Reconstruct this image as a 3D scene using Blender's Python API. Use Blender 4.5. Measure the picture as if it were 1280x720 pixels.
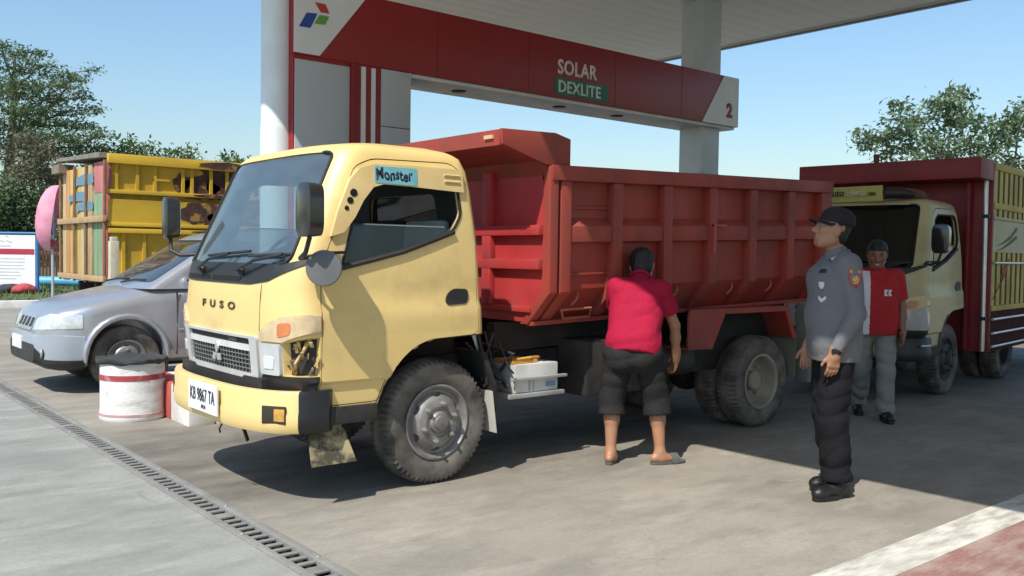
import bpy, bmesh, math, random
import numpy as np
from mathutils import Vector, Matrix

for o in list(bpy.data.objects): bpy.data.objects.remove(o, do_unlink=True)
scene = bpy.context.scene
COL = scene.collection
rad = math.radians

# ---------------------------------------------------------------- camera
F_PX, YAW, PITCH, ROLL, CAM_H = 1133.85, 50.183, 2.036, 0.838, 1.45
_a, _p, _r = rad(YAW), rad(PITCH), rad(ROLL)
FW = Vector((math.cos(_a)*math.cos(_p), math.sin(_a)*math.cos(_p), -math.sin(_p)))
_rt = Vector((math.sin(_a), -math.cos(_a), 0)); _up = _rt.cross(FW)
RT = _rt*math.cos(_r) + _up*math.sin(_r)
UP = _up*math.cos(_r) - _rt*math.sin(_r)
cam_d = bpy.data.cameras.new('camera'); cam = bpy.data.objects.new('camera', cam_d); COL.objects.link(cam)
M = Matrix((RT, UP, -FW)).transposed().to_4x4(); M.translation = (0, 0, CAM_H)
cam.matrix_world = M
cam_d.sensor_width = 36; cam_d.lens = F_PX/1280*36; cam_d.clip_start = .05; cam_d.clip_end = 3000
scene.camera = cam
def at(px, py, depth):
    """photo pixel and forward depth (m) -> world point"""
    return Vector((0, 0, CAM_H)) + (FW + RT*((px-640)/F_PX) - UP*((py-360)/F_PX))*depth

# ---------------------------------------------------------------- world, sun, exposure
SUN_DIR = Vector((0.70, 0.29, -1)).normalized()
w = bpy.data.worlds.new('World'); scene.world = w; w.use_nodes = True
nt = w.node_tree; nt.nodes.clear()
sky = nt.nodes.new('ShaderNodeTexSky'); sky.sky_type = 'NISHITA'; sky.sun_disc = False
sky.sun_elevation = math.asin(-SUN_DIR.z); sky.sun_rotation = math.atan2(-SUN_DIR.x, -SUN_DIR.y)
sky.air_density = 1.6; sky.dust_density = 0.9; sky.ozone_density = 8.0
bg = nt.nodes.new('ShaderNodeBackground'); bg.inputs[1].default_value = 0.15
out = nt.nodes.new('ShaderNodeOutputWorld')
nt.links.new(sky.outputs[0], bg.inputs[0]); nt.links.new(bg.outputs[0], out.inputs[0])
sd = bpy.data.lights.new('sun', 'SUN'); sd.energy = 5.0; sd.angle = rad(0.55); sd.color = (1, .955, .88)
sun = bpy.data.objects.new('sun', sd); COL.objects.link(sun)
sun.rotation_euler = SUN_DIR.to_track_quat('-Z', 'Y').to_euler(); sun.location = (-10, -5, 20)
scene.view_settings.view_transform = 'Standard'; scene.view_settings.look = 'None'
scene.view_settings.exposure = 0.14; scene.view_settings.gamma = 1.0
scene.render.engine = 'CYCLES'
scene.cycles.max_bounces = 8; scene.cycles.transparent_max_bounces = 16

# ---------------------------------------------------------------- materials
MATS = {}
def mat(name, col, rough=.5, metal=0, var=.12, vscale=4, dirt=0, dcol=(.10, .08, .06), dscale=2.5, dlo=.5, dhi=.72,
        bump=0, bscale=60, coat=0, stretch=(1, 1, 1), spec=.5, trans=0, chips=0, chipcol=(.05, .04, .035), chipscale=14, fine=0):
    if name in MATS: return MATS[name]
    m = bpy.data.materials.new(name); m.use_nodes = True; MATS[name] = m
    n = m.node_tree.nodes; L = m.node_tree.links; b = n['Principled BSDF']
    b.inputs['Roughness'].default_value = rough; b.inputs['Metallic'].default_value = metal
    b.inputs['Specular IOR Level'].default_value = spec
    if coat: b.inputs['Coat Weight'].default_value = coat; b.inputs['Coat Roughness'].default_value = .12
    tc = n.new('ShaderNodeTexCoord'); mp = n.new('ShaderNodeMapping'); mp.inputs['Scale'].default_value = stretch
    L.new(tc.outputs['Object'], mp.inputs[0]); V = mp.outputs[0]
    def noise(sc, det=5, r=.55):
        t = n.new('ShaderNodeTexNoise'); t.inputs['Scale'].default_value = sc; t.inputs['Detail'].default_value = det
        t.inputs['Roughness'].default_value = r; L.new(V, t.inputs['Vector']); return t.outputs['Fac']
    def ramp(fac, lo, hi):
        t = n.new('ShaderNodeMapRange'); t.inputs[1].default_value = lo; t.inputs[2].default_value = hi
        L.new(fac, t.inputs[0]); return t.outputs[0]
    def mix(fac, a, bb):
        t = n.new('ShaderNodeMix'); t.data_type = 'RGBA'
        if isinstance(fac, (int, float)): t.inputs[0].default_value = fac
        else: L.new(fac, t.inputs[0])
        for s, v in ((6, a), (7, bb)):
            if isinstance(v, tuple): t.inputs[s].default_value = (*v[:3], 1)
            else: L.new(v, t.inputs[s])
        return t.outputs[2]
    c = tuple(col)
    cur = mix(ramp(noise(vscale), .3, .7), tuple(max(0, x*(1-var)) for x in c), tuple(min(1, x*(1+var)) for x in c)) if var else c
    if fine: cur = mix(ramp(noise(vscale*14, 3), .35, .7), cur, tuple(x*(1-fine) for x in c))
    rg = None
    if dirt:
        dm = ramp(noise(dscale, 8, .62), dlo, dhi)
        mu = n.new('ShaderNodeMath'); mu.operation = 'MULTIPLY'; mu.inputs[1].default_value = dirt; L.new(dm, mu.inputs[0])
        cur = mix(mu.outputs[0], cur, tuple(dcol))
        rr = n.new('ShaderNodeMapRange'); rr.inputs[3].default_value = rough; rr.inputs[4].default_value = min(1, rough+.35)
        L.new(mu.outputs[0], rr.inputs[0]); L.new(rr.outputs[0], b.inputs['Roughness'])
    if chips:
        cm = ramp(noise(chipscale, 6, .7), 1-chips, 1-chips+.03)
        cur = mix(cm, cur, tuple(chipcol))
    if isinstance(cur, tuple): b.inputs['Base Color'].default_value = (*cur, 1)
    else: L.new(cur, b.inputs['Base Color'])
    if trans: b.inputs['Transmission Weight'].default_value = trans
    if bump:
        bp = n.new('ShaderNodeBump'); bp.inputs['Strength'].default_value = bump; bp.inputs['Distance'].default_value = .01
        L.new(noise(bscale, 4), bp.inputs['Height']); L.new(bp.outputs[0], b.inputs['Normal'])
    return m
def glass_mat(name, tint=(.75, .85, .85), dust=.06, base=.05, dustcol=(.5, .52, .5)):
    if name in MATS: return MATS[name]
    m = bpy.data.materials.new(name); m.use_nodes = True; MATS[name] = m
    n = m.node_tree.nodes; L = m.node_tree.links; n.clear()
    o = n.new('ShaderNodeOutputMaterial'); tr = n.new('ShaderNodeBsdfTransparent'); tr.inputs[0].default_value = (*tint, 1)
    gl = n.new('ShaderNodeBsdfGlossy'); gl.inputs['Roughness'].default_value = .03
    fr = n.new('ShaderNodeFresnel'); ge = n.new('ShaderNodeNewGeometry'); io = n.new('ShaderNodeMapRange'); io.inputs[3].default_value = 1.5; io.inputs[4].default_value = 1/1.5
    L.new(ge.outputs['Backfacing'], io.inputs[0]); L.new(io.outputs[0], fr.inputs[0])
    ad = n.new('ShaderNodeMath'); ad.operation = 'ADD'; ad.inputs[1].default_value = base; ad.use_clamp = True
    L.new(fr.outputs[0], ad.inputs[0])
    m1 = n.new('ShaderNodeMixShader'); L.new(ad.outputs[0], m1.inputs[0]); L.new(tr.outputs[0], m1.inputs[1]); L.new(gl.outputs[0], m1.inputs[2])
    df = n.new('ShaderNodeBsdfDiffuse'); df.inputs[0].default_value = (*dustcol, 1)
    ns = n.new('ShaderNodeTexNoise'); ns.inputs['Scale'].default_value = 5; ns.inputs['Detail'].default_value = 6
    mr = n.new('ShaderNodeMapRange'); mr.inputs[1].default_value = .3; mr.inputs[2].default_value = .75; mr.inputs[3].default_value = dust*.8; mr.inputs[4].default_value = dust*1.25
    L.new(ns.outputs[0], mr.inputs[0])
    m2 = n.new('ShaderNodeMixShader'); L.new(mr.outputs[0], m2.inputs[0]); L.new(m1.outputs[0], m2.inputs[1]); L.new(df.outputs[0], m2.inputs[2])
    L.new(m2.outputs[0], o.inputs[0]); return m

# ---------------------------------------------------------------- mesh helpers
class MB:
    def __init__(s): s.v = []; s.f = []
    def add(s, vs, fs):
        k = len(s.v); s.v += [tuple(q) for q in vs]; s.f += [tuple(i+k for i in q) for q in fs]; return s
    def box(s, a, b):
        (x0, y0, z0), (x1, y1, z1) = a, b
        return s.add([(x0,y0,z0),(x1,y0,z0),(x1,y1,z0),(x0,y1,z0),(x0,y0,z1),(x1,y0,z1),(x1,y1,z1),(x0,y1,z1)],
                     [(3,2,1,0),(4,5,6,7),(0,1,5,4),(1,2,6,5),(2,3,7,6),(3,0,4,7)])
    def bar(s, a, b, wdt, hgt, upv=(0, 0, 1)):
        a, b = Vector(a), Vector(b); d = (b-a).normalized(); u = Vector(upv)
        if abs(d.dot(u)) > .98: u = Vector((1, 0, 0))
        sd_ = d.cross(u).normalized()*(wdt/2); u = sd_.cross(d).normalized()*(hgt/2)
        return s.add([a-sd_-u, a+sd_-u, a+sd_+u, a-sd_+u, b-sd_-u, b+sd_-u, b+sd_+u, b-sd_+u],
                     [(3,2,1,0),(4,5,6,7),(0,1,5,4),(1,2,6,5),(2,3,7,6),(3,0,4,7)])
    def prism(s, pts, axis, a0, a1):
        """pts 2D outline; axis 0: (y,z), 1: (x,z), 2: (x,y)"""
        def P(q, a): return {0: (a, q[0], q[1]), 1: (q[0], a, q[1]), 2: (q[0], q[1], a)}[axis]
        n = len(pts)
        return s.add([P(q, a0) for q in pts]+[P(q, a1) for q in pts],
                     [tuple(range(n)), tuple(range(2*n-1, n-1, -1))]+[(i, i+n, (i+1) % n+n, (i+1) % n) for i in range(n)])
    def tube(s, path, r, seg=10, cap=True):
        path = [Vector(q) for q in path]; n = len(path)
        rs = r if isinstance(r, (list, tuple)) else [r]*n
        vs, fs = [], []; pu = None
        for i, q in enumerate(path):
            d = (path[min(i+1, n-1)]-path[max(i-1, 0)]).normalized()
            if pu is None:
                pu = d.orthogonal().normalized()
            pu = (pu-d*pu.dot(d)).normalized(); pv = d.cross(pu)
            for k in range(seg):
                t = 2*math.pi*k/seg; vs.append(q+(pu*math.cos(t)+pv*math.sin(t))*rs[i])
        for i in range(n-1):
            for k in range(seg):
                k2 = (k+1) % seg; fs.append((i*seg+k, i*seg+k2, (i+1)*seg+k2, (i+1)*seg+k))
        if cap: fs += [tuple(range(seg-1, -1, -1)), tuple((n-1)*seg+k for k in range(seg))]
        return s.add(vs, fs)
    def lathe(s, prof, c, axis=1, seg=48, mod=None, loop=False):
        """prof [(r, a)] about an axis through c; closed at ends when r=0"""
        vs, fs = [], []; n = len(prof)
        for i, (r, a) in enumerate(prof):
            for k in range(seg):
                t = 2*math.pi*k/seg; rr = r if mod is None else mod(i, k, r)
                u, v = rr*math.cos(t), rr*math.sin(t)
                vs.append({0: (c[0]+a, c[1]+u, c[2]+v), 1: (c[0]+u, c[1]+a, c[2]+v), 2: (c[0]+u, c[1]+v, c[2]+a)}[axis])
        for i in range(n-1):
            for k in range(seg):
                k2 = (k+1) % seg; fs.append((i*seg+k, i*seg+k2, (i+1)*seg+k2, (i+1)*seg+k))
        if loop: fs += [((n-1)*seg+k, (n-1)*seg+(k+1) % seg, (k+1) % seg, k) for k in range(seg)]
        else: fs += [tuple(range(seg-1, -1, -1)), tuple((n-1)*seg+k for k in range(seg))]
        return s.add(vs, fs)
    def loft(s, rings, caps=True):
        n = len(rings[0]); vs = [q for r_ in rings for q in r_]; fs = []
        for i in range(len(rings)-1):
            for k in range(n):
                k2 = (k+1) % n; fs.append((i*n+k, i*n+k2, (i+1)*n+k2, (i+1)*n+k))
        if caps: fs += [tuple(range(n-1, -1, -1)), tuple((len(rings)-1)*n+k for k in range(n))]
        return s.add(vs, fs)
    def ball(s, c, r, seg=12, ringn=7):
        rx, ry, rz = r if isinstance(r, (tuple, list)) else (r, r, r)
        rings = []
        for i in range(ringn+1):
            ph = math.pi*i/ringn; sr = max(math.sin(ph), .02)
            rings.append([(c[0]+rx*sr*math.cos(2*math.pi*k/seg), c[1]+ry*sr*math.sin(2*math.pi*k/seg), c[2]-rz*math.cos(ph)) for k in range(seg)])
        return s.loft(rings)
    def mesh(s, name='m'):
        me = bpy.data.meshes.new(name); me.from_pydata(s.v, [], s.f); me.update()
        bm = bmesh.new(); bm.from_mesh(me); bmesh.ops.recalc_face_normals(bm, faces=bm.faces); bm.to_mesh(me); bm.free(); return me
    def build(s, name, m, parent=None, org=None, smooth=None, bevel=0, bseg=2, fn=None):
        return finish(s.mesh(name), name, m, parent, org, smooth, bevel, bseg, fn)
def finish(me, name, m, parent=None, org=None, smooth=None, bevel=0, bseg=2, fn=None):
    bm = bmesh.new(); bm.from_mesh(me)
    if bevel:
        es = [e for e in bm.edges if len(e.link_faces) == 2 and e.calc_face_angle(0) > rad(25)]
        bmesh.ops.bevel(bm, geom=es, offset=bevel, segments=bseg, profile=.6, affect='EDGES', clamp_overlap=True)
    if fn:
        for v in bm.verts: v.co = Vector(fn(v.co))
    bm.to_mesh(me); bm.free()
    if org is None and parent is not None and parent.get('_org') is not None: org = parent['_org']
    if org is not None: me.transform(Matrix.Translation(-Vector(org)))
    me.materials.clear(); me.materials.append(m)
    if smooth is not None or bevel:
        me.polygons.foreach_set('use_smooth', [True]*len(me.polygons))
        me.set_sharp_from_angle(angle=rad(smooth if smooth is not None else 40))
    me.name = name
    o = bpy.data.objects.new(name, me); COL.objects.link(o)
    if parent is not None:
        o.parent = parent
        if parent.get('_org') is not None: o['_org'] = list(parent['_org'])
    return o
def thing(name, label, cat, org=(0, 0, 0), rotz=0, group=None):
    o = bpy.data.objects.new(name, None); COL.objects.link(o); o.location = org; o.rotation_euler = (0, 0, rotz)
    o.empty_display_size = .2
    o['label'] = label; o['category'] = cat; o['_org'] = list(org)
    if group: o['group'] = group
    return o
def tag(o, label, cat, group=None):
    o['label'] = label; o['category'] = cat
    if group: o['group'] = group
    return o
def struct(o): o['kind'] = 'structure'; return o
def copy_tree(o, parent, skip=(), swap=None):
    if o.name.split('.')[0] in skip: return None
    c = o.copy(); COL.objects.link(c); c.parent = parent
    if swap and c.data and c.data.materials and c.data.materials[0].name in swap:
        c.data = c.data.copy(); c.data.materials[0] = MATS[swap[c.data.materials[0].name]]
    for ch in list(o.children): copy_tree(ch, c, skip, swap)
    return c
def boolean(a, b, op='DIFFERENCE'):
    """meshes in, mesh out"""
    oa = bpy.data.objects.new('ba', a); ob = bpy.data.objects.new('bb', b); COL.objects.link(oa); COL.objects.link(ob)
    md = oa.modifiers.new('b', 'BOOLEAN'); md.object = ob; md.operation = op; md.solver = 'EXACT'
    dg = bpy.context.evaluated_depsgraph_get(); dg.update()
    me = bpy.data.meshes.new_from_object(oa.evaluated_get(dg), depsgraph=dg)
    bpy.data.objects.remove(oa); bpy.data.objects.remove(ob); return me
def text_mesh(body, height, ext=.002, bold=0.0, shear=0.0, width=1.0, space=1.0, align='LEFT'):
    cu = bpy.data.curves.new('t', 'FONT'); cu.body = body; cu.size = 1; cu.extrude = 0; cu.offset = bold; cu.shear = shear
    cu.align_x = align; cu.space_character = space; cu.resolution_u = 4
    o = bpy.data.objects.new('t', cu); COL.objects.link(o)
    dg = bpy.context.evaluated_depsgraph_get(); dg.update()
    me = bpy.data.meshes.new_from_object(o.evaluated_get(dg), depsgraph=dg); bpy.data.objects.remove(o)
    ys = [v.co.y for v in me.vertices]; y0 = min(ys); sc = height/(max(ys)-y0)
    for v in me.vertices: v.co = Vector((v.co.x*sc*width, (v.co.y-y0)*sc, 0))
    bm = bmesh.new(); bm.from_mesh(me)
    r_ = bmesh.ops.extrude_face_region(bm, geom=bm.faces[:])
    for e in r_['geom']:
        if isinstance(e, bmesh.types.BMVert): e.co.z += ext
    bmesh.ops.recalc_face_normals(bm, faces=bm.faces); bm.to_mesh(me); bm.free(); return me
def place_text(me, name, m, parent, pos, xdir=(1, 0, 0), ydir=(0, 0, 1), org=None):
    xd, yd = Vector(xdir).normalized(), Vector(ydir).normalized(); zd = xd.cross(yd)
    T = Matrix((xd, yd, zd)).transposed().to_4x4(); T.translation = Vector(pos); me.transform(T)
    return finish(me, name, m, parent, org)
def interp(z, tab):
    if z <= tab[0][0]: return tab[0][1]
    for (a, va), (b, vb) in zip(tab, tab[1:]):
        if z <= b: t = (z-a)/(b-a); return va+(vb-va)*t
    return tab[-1][1]
def rounded(pts, r, n=4):
    """round the corners of a polygon"""
    o_ = []; k = len(pts)
    for i in range(k):
        p0, p1, p2 = Vector(pts[i-1]), Vector(pts[i]), Vector(pts[(i+1) % k])
        a = (p0-p1); b = (p2-p1); rr = min(r, a.length*.45, b.length*.45)
        A = p1+a.normalized()*rr; B = p1+b.normalized()*rr
        for j in range(n+1):
            t = j/n; o_.append(tuple(A*(1-t)**2+p1*2*t*(1-t)+B*t*t))
    return o_
rnd = random.Random(7)
# ================================================================ ground
def concrete(name, c1, c2, lane=False):
    m = bpy.data.materials.new(name); m.use_nodes = True; MATS[name] = m
    n = m.node_tree.nodes; L = m.node_tree.links; b = n['Principled BSDF']; b.inputs['Roughness'].default_value = .9
    b.inputs['Specular IOR Level'].default_value = .25
    tc = n.new('ShaderNodeTexCoord')
    def noise(sc, det=6, r=.6, stretch=(1, 1, 1), rot=0, dist=0):
        mp = n.new('ShaderNodeMapping'); mp.inputs['Scale'].default_value = stretch; mp.inputs['Rotation'].default_value[2] = rot
        L.new(tc.outputs['Object'], mp.inputs[0])
        t = n.new('ShaderNodeTexNoise'); t.inputs['Scale'].default_value = sc; t.inputs['Detail'].default_value = det
        t.inputs['Roughness'].default_value = r; t.inputs['Distortion'].default_value = dist; L.new(mp.outputs[0], t.inputs['Vector']); return t.outputs['Fac']
    def ramp(fac, lo, hi, o0=0, o1=1):
        t = n.new('ShaderNodeMapRange'); t.inputs[1].default_value = lo; t.inputs[2].default_value = hi
        t.inputs[3].default_value = o0; t.inputs[4].default_value = o1; L.new(fac, t.inputs[0]); return t.outputs[0]
    def mix(fac, a, bb):
        t = n.new('ShaderNodeMix'); t.data_type = 'RGBA'; L.new(fac, t.inputs[0])
        for s, v in ((6, a), (7, bb)):
            if isinstance(v, tuple): t.inputs[s].default_value = (*v, 1)
            else: L.new(v, t.inputs[s])
        return t.outputs[2]
    c = mix(ramp(noise(.55, 8, .66), .34, .66), tuple(x*.92 for x in c1), tuple(min(1, x*1.06) for x in c2))
    c = mix(ramp(noise(1.6, 8, .7, (1, 2.6, 1), .1), .46, .72, 0, .6), c, tuple(x*.62 for x in c1))      # long tyre smears
    c = mix(ramp(noise(2.3, 7, .68, (.55, 1.5, 1), .5), .52, .72, 0, .6), c, tuple(min(1, x*1.3) for x in c2))   # bleached patches
    c = mix(ramp(noise(.9, 6, .74, dist=1.2), .60, .70, 0, .6), c, tuple(x*.5 for x in c1))                # oil stains
    c = mix(ramp(noise(5.5, 5, .7), .67, .73, 0, .6), c, tuple(x*.45 for x in c1))                         # small spots
    c = mix(ramp(noise(38, 4, .7), .35, .75, 0, .32), c, tuple(x*.62 for x in c1))                          # grain
    c = mix(ramp(noise(150, 2, .7), .58, .75, 0, .3), c, tuple(x*.45 for x in c1))
    if lane:      # oil-stained truck lane, darkened further to paint in shade under the trucks
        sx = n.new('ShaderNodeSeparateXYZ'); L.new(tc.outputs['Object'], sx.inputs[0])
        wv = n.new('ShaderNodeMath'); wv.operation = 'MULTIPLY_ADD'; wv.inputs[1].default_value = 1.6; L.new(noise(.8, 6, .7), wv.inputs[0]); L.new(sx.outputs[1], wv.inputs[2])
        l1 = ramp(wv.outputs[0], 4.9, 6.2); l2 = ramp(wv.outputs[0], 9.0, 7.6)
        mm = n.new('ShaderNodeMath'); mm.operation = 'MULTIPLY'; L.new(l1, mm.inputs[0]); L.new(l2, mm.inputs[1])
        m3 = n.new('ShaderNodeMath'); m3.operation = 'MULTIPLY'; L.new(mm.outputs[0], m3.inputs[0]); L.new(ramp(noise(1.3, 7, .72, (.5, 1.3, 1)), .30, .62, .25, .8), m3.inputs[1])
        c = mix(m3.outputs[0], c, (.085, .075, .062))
    vo = n.new('ShaderNodeTexVoronoi'); vo.feature = 'DISTANCE_TO_EDGE'; vo.inputs['Scale'].default_value = .35
    wm = n.new('ShaderNodeMapping'); L.new(tc.outputs['Object'], wm.inputs[0])
    wn = n.new('ShaderNodeTexNoise'); wn.inputs['Scale'].default_value = 2.2; wn.inputs['Detail'].default_value = 5; L.new(tc.outputs['Object'], wn.inputs['Vector'])
    va = n.new('ShaderNodeMix'); va.data_type = 'VECTOR'; va.inputs[0].default_value = .22
    L.new(tc.outputs['Object'], va.inputs[4]); L.new(wn.outputs['Color'], va.inputs[5]); L.new(va.outputs[1], vo.inputs['Vector'])
    c = mix(ramp(vo.outputs['Distance'], .0, .0025, .12, 0), c, tuple(x*.4 for x in c1))
    L.new(c, b.inputs['Base Color'])
    bp = n.new('ShaderNodeBump'); bp.inputs['Strength'].default_value = .35; bp.inputs['Distance'].default_value = .012
    L.new(noise(26, 7, .72), bp.inputs['Height']); L.new(bp.outputs[0], b.inputs['Normal'])
    return m
C_APRON = concrete('concrete_apron', (.255, .26, .235), (.335, .335, .30))
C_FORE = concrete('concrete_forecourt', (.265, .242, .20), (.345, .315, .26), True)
GRASS = mat('grass_verge', (.10, .13, .045), .95, var=.4, vscale=2, fine=.4, bump=.6, bscale=40)
DX0, DX1 = 1.865, 2.065
def sheet(name, x0, y0, x1, y1, z, m, t=None):
    o = MB().add([(x0, y0, z), (x1, y0, z), (x1, y1, z), (x0, y1, z)], [(0, 1, 2, 3)]).build(name, m); return struct(o)
gr = sheet('ground', -700, -700, 900, 900, -.16, GRASS)
sheet('apron', -40, -30, DX0, 24.8, 0, C_APRON)
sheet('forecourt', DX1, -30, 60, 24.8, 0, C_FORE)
struct(MB().box((DX0-.1, -8, -.5), (DX1+.1, 20, -.38)).box((DX0-.1, -8, -.381), (DX0+.052, 20, -.024)).box((DX1-.058, -8, -.381), (DX1+.1, 20, -.024)).build('drain_trench', mat('trench_dark', (.014, .013, .012), .95)))  # near-black walls put the shade of the slots into the colour
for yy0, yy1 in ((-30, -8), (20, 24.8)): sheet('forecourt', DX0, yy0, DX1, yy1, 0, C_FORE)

# drain grating: side rails and cross bars
MG = mat('grate_iron', (.27, .265, .245), .65, .25, var=.25, vscale=9, dirt=.5, dcol=(.16, .13, .10))
MR = mat('drain_edge', (.25, .245, .225), .8, 0, var=.25, vscale=3, dirt=.5, dcol=(.12, .11, .09), fine=.2)
dr = thing('drain_grate', 'long slotted iron drain grate set into the concrete forecourt', 'drain grate', (1.965, 6, 0))
dr_r = [MB().box((1.868, -8, -.022), (1.914, 20, .004)).build('side_rail', MR, dr, bevel=.003),
        MB().box((2.012, -8, -.022), (2.062, 20, .006)).build('side_rail', MR, dr, bevel=.003)]
bar0 = None
y = 2.6; k = 0
while y < 15.5:
    wd = .032 if k % 12 else .085
    if bar0 is None or wd > .05:
        o = MB().box((1.916, y, -.016), (2.01, y+wd, -.003)).build('grate_bar', MG, dr, bevel=.004)
        if wd < .05: bar0 = (o, y)
    else:
        o = bar0[0].copy(); COL.objects.link(o); o.location = (0, y-bar0[1], 0)
    if k == 1 and bar0 is None: bar0 = (o, y)
    y += .088+(wd-.034); k += 1
BOLT = MB()
for i in range(14):
    yy = 3.3+i*.55
    o = MB().lathe([(.011, 0), (.012, .006), (.006, .010)], (2.035 if i % 2 else 1.895, yy, .003), 2, 10).build('bolt', mat('bolt_steel', (.5, .48, .44), .45, .7), dr)

# painted line and red paving
WL = mat('worn_white_paint', (.60, .58, .51), .85, var=.15, vscale=5, dirt=.9, dcol=(.34, .32, .275), dscale=9, dlo=.42, dhi=.62, stretch=(.4, 1.6, 1), bump=.2)
RP = mat('worn_red_paint', (.30, .155, .13), .85, var=.25, vscale=3, dirt=.75, dcol=(.38, .33, .28), dscale=6, dlo=.42, dhi=.7, stretch=(.5, 1.6, 1), fine=.25, bump=.2)
sheet('white_line', 2.3, 2.03, 14, 2.27, .004, WL)
struct(sheet('red_paving', 2.3, -6, 14, 2.03, .004, RP))
# brick-sized painted pavers are told apart only close by: keep joints as fine grooves
jm = mat('paver_joint', (.26, .19, .16), .95, var=.3, dirt=.6, dcol=(.36, .3, .26), dscale=8)
mb = MB()
for i in range(1, 17): mb.box((3.2, 2.03-i*.11, .0035), (9, 2.035-i*.11, .0056))
jo = mb.build('paver_joints', jm); struct(jo)

# kerb along the far edge of the forecourt, verge behind it
KR = mat('kerb_red', (.42, .07, .06), .7, var=.2, dirt=.4, dcol=(.3, .25, .2)); KW = mat('kerb_white', (.72, .70, .65), .75, var=.12, dirt=.5, dcol=(.3, .28, .24))
kb = thing('roadside_kerb', 'low red and white painted kerb in front of the grass verge', 'kerb', (10, 24.9, 0))
for i in range(26):
    x0 = -6.9+i*1.6
    MB().box((x0, 24.8, -.15), (x0+1.59, 25.05, .17)).build('kerb_block', KW if i % 2 else KR, kb, bevel=.02)
struct(MB().add([(-40, 25.05, .10), (60, 25.05, .10), (60, 34, .35), (-40, 34, .35), (-40, 34, -.2), (60, 34, -.2)], [(0, 1, 2, 3), (3, 2, 5, 4)]).build('verge', GRASS))
rr = random.Random(5); gm = MB()
for i in range(5200):
    x = rr.uniform(1, 14); y = rr.uniform(25.08, 33.5); z = .10+(y-25.05)*.028; hgt = rr.uniform(.05, .16); a = rr.uniform(0, 6.28)
    dx, dy = math.cos(a)*.02, math.sin(a)*.02
    gm.add([(x-dx, y-dy, z), (x+dx, y+dy, z), (x+rr.uniform(-.05, .05), y+rr.uniform(-.05, .05), z+hgt)], [(0, 1, 2)])
go = gm.build('grass', mat('grass_blade', (.13, .17, .05), .8, var=.35, vscale=1.5)); go['kind'] = 'stuff'
go['label'] = 'short grass on the verge behind the painted kerb'; go['category'] = 'grass'

# ================================================================ canopy
CAN_Z = 5.0; CX0, CX1 = 5.655+.1-.70*CAN_Z, 12.43; CY0, CY1 = -13.0, 11.6  # unseen near end lengthened to cut sky light in the shade
M_CEIL = mat('ceiling_white', (.80, .80, .76), .6, var=.05, vscale=1.2, dirt=.3, dcol=(.6, .59, .54), dscale=2, stretch=(.3, 2, 1))
M_COL = mat('column_white', (.72, .76, .76), .5, var=.04, dirt=.15, dcol=(.5, .5, .47))
M_TRIM = mat('trim_grey', (.16, .18, .19), .5, var=.1)
can = thing('station_canopy', 'flat white ceilinged fuel station canopy roof carried by pale columns', 'canopy', (9, 8, 0))
MB().box((CX0, CY0, CAN_Z+.03), (CX1, CY1, CAN_Z+.75)).build('roof_slab', mat('canopy_metal', (.6, .6, .58), .5), can)
n_strip = 84; sw = (CY1-CY0)/n_strip; s0 = None
for i in range(n_strip):
    if s0 is None:
        s0 = MB().box((CX0+.06, CY0+.002, CAN_Z-.02), (CX1-.06, CY0+sw-.002, CAN_Z+.031)).build('ceiling_panel', M_CEIL, can, bevel=.002); s0.data.materials[0] = M_CEIL
    else:
        o = s0.copy(); COL.objects.link(o); o.location = (0, i*sw, 0)
MB().box((CX1, CY0, CAN_Z-.05), (CX1+.10, CY1, CAN_Z+.8)).build('fascia_trim', M_TRIM, can, bevel=.01)
MB().box((CX1-.058, CY0+.1, CAN_Z-.035), (CX1-.002, CY1-.1, CAN_Z+.028)).build('edge_channel', mat('edge_white', (.6, .62, .62), .45), can)
MB().box((CX0-.10, CY0, CAN_Z-.05), (CX0, CY1, CAN_Z+.8)).build('fascia_trim', mat('fascia_red', (.45, .03, .03), .4), can, bevel=.01)
MB().box((CX0-.1, CY1, CAN_Z-.05), (CX1+.1, CY1+.1, CAN_Z+.8)).build('fascia_trim', M_TRIM, can, bevel=.01)
# columns
M_COLG = mat('column_grey', (.56, .60, .61), .45, var=.05, dirt=.2, dcol=(.4, .4, .38))
c1 = MB().lathe([(.16, 0), (.16, 2.62), (.158, 2.622), (.158, 2.64), (.155, 2.642), (.155, CAN_Z-.018)], (3.80, 8.05, .0), 2, 40).build('column', M_COL, can, smooth=30)
c2 = MB().box((9.93, 7.92, 0), (10.32, 8.31, CAN_Z-.018)).build('column', M_COLG, can, bevel=.015)
MB().box((9.925, 7.915, 2.61), (10.325, 8.315, 2.625)).build('joint_band', mat('joint_grey', (.36, .4, .41), .5), c2)

# ================================================================ sign portal
BY = 7.80; BZ0, BZ1 = 3.29, 3.965
M_RED = mat('sign_red', (.27, .012, .013), .38, var=.05, vscale=2, chips=.27, chipcol=(.5, .2, .17), chipscale=22)
M_WHT = mat('sign_white', (.74, .74, .72), .4, var=.04)
M_PAN = mat('panel_grey', (.46, .48, .48), .45, var=.05, vscale=1.5)
por = thing('sign_portal', 'red overhead fuel sign beam with white ends, clad leg and lettering', 'sign', (7, 8, 0))
PX0, PX1 = 3.835, 10.56
bm_ = MB().box((PX0, BY, BZ0), (PX1, BY+.52, BZ1)).build('beam', M_RED, por, bevel=.006)
MB().prism([(PX0+.002, BZ1-.002), (PX0+.002, BZ0+.015), (4.10, BZ0+.015), (4.62, BZ1-.002)], 1, BY-.006, BY+.004).build('white_panel', M_WHT, bm_)
MB().prism([(10.24, BZ1-.002), (PX1+.003, BZ1-.002), (PX1+.003, BZ0-.002), (9.78, BZ0-.002)], 1, BY-.006, BY+.004).build('white_panel', M_WHT, bm_)
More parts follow.
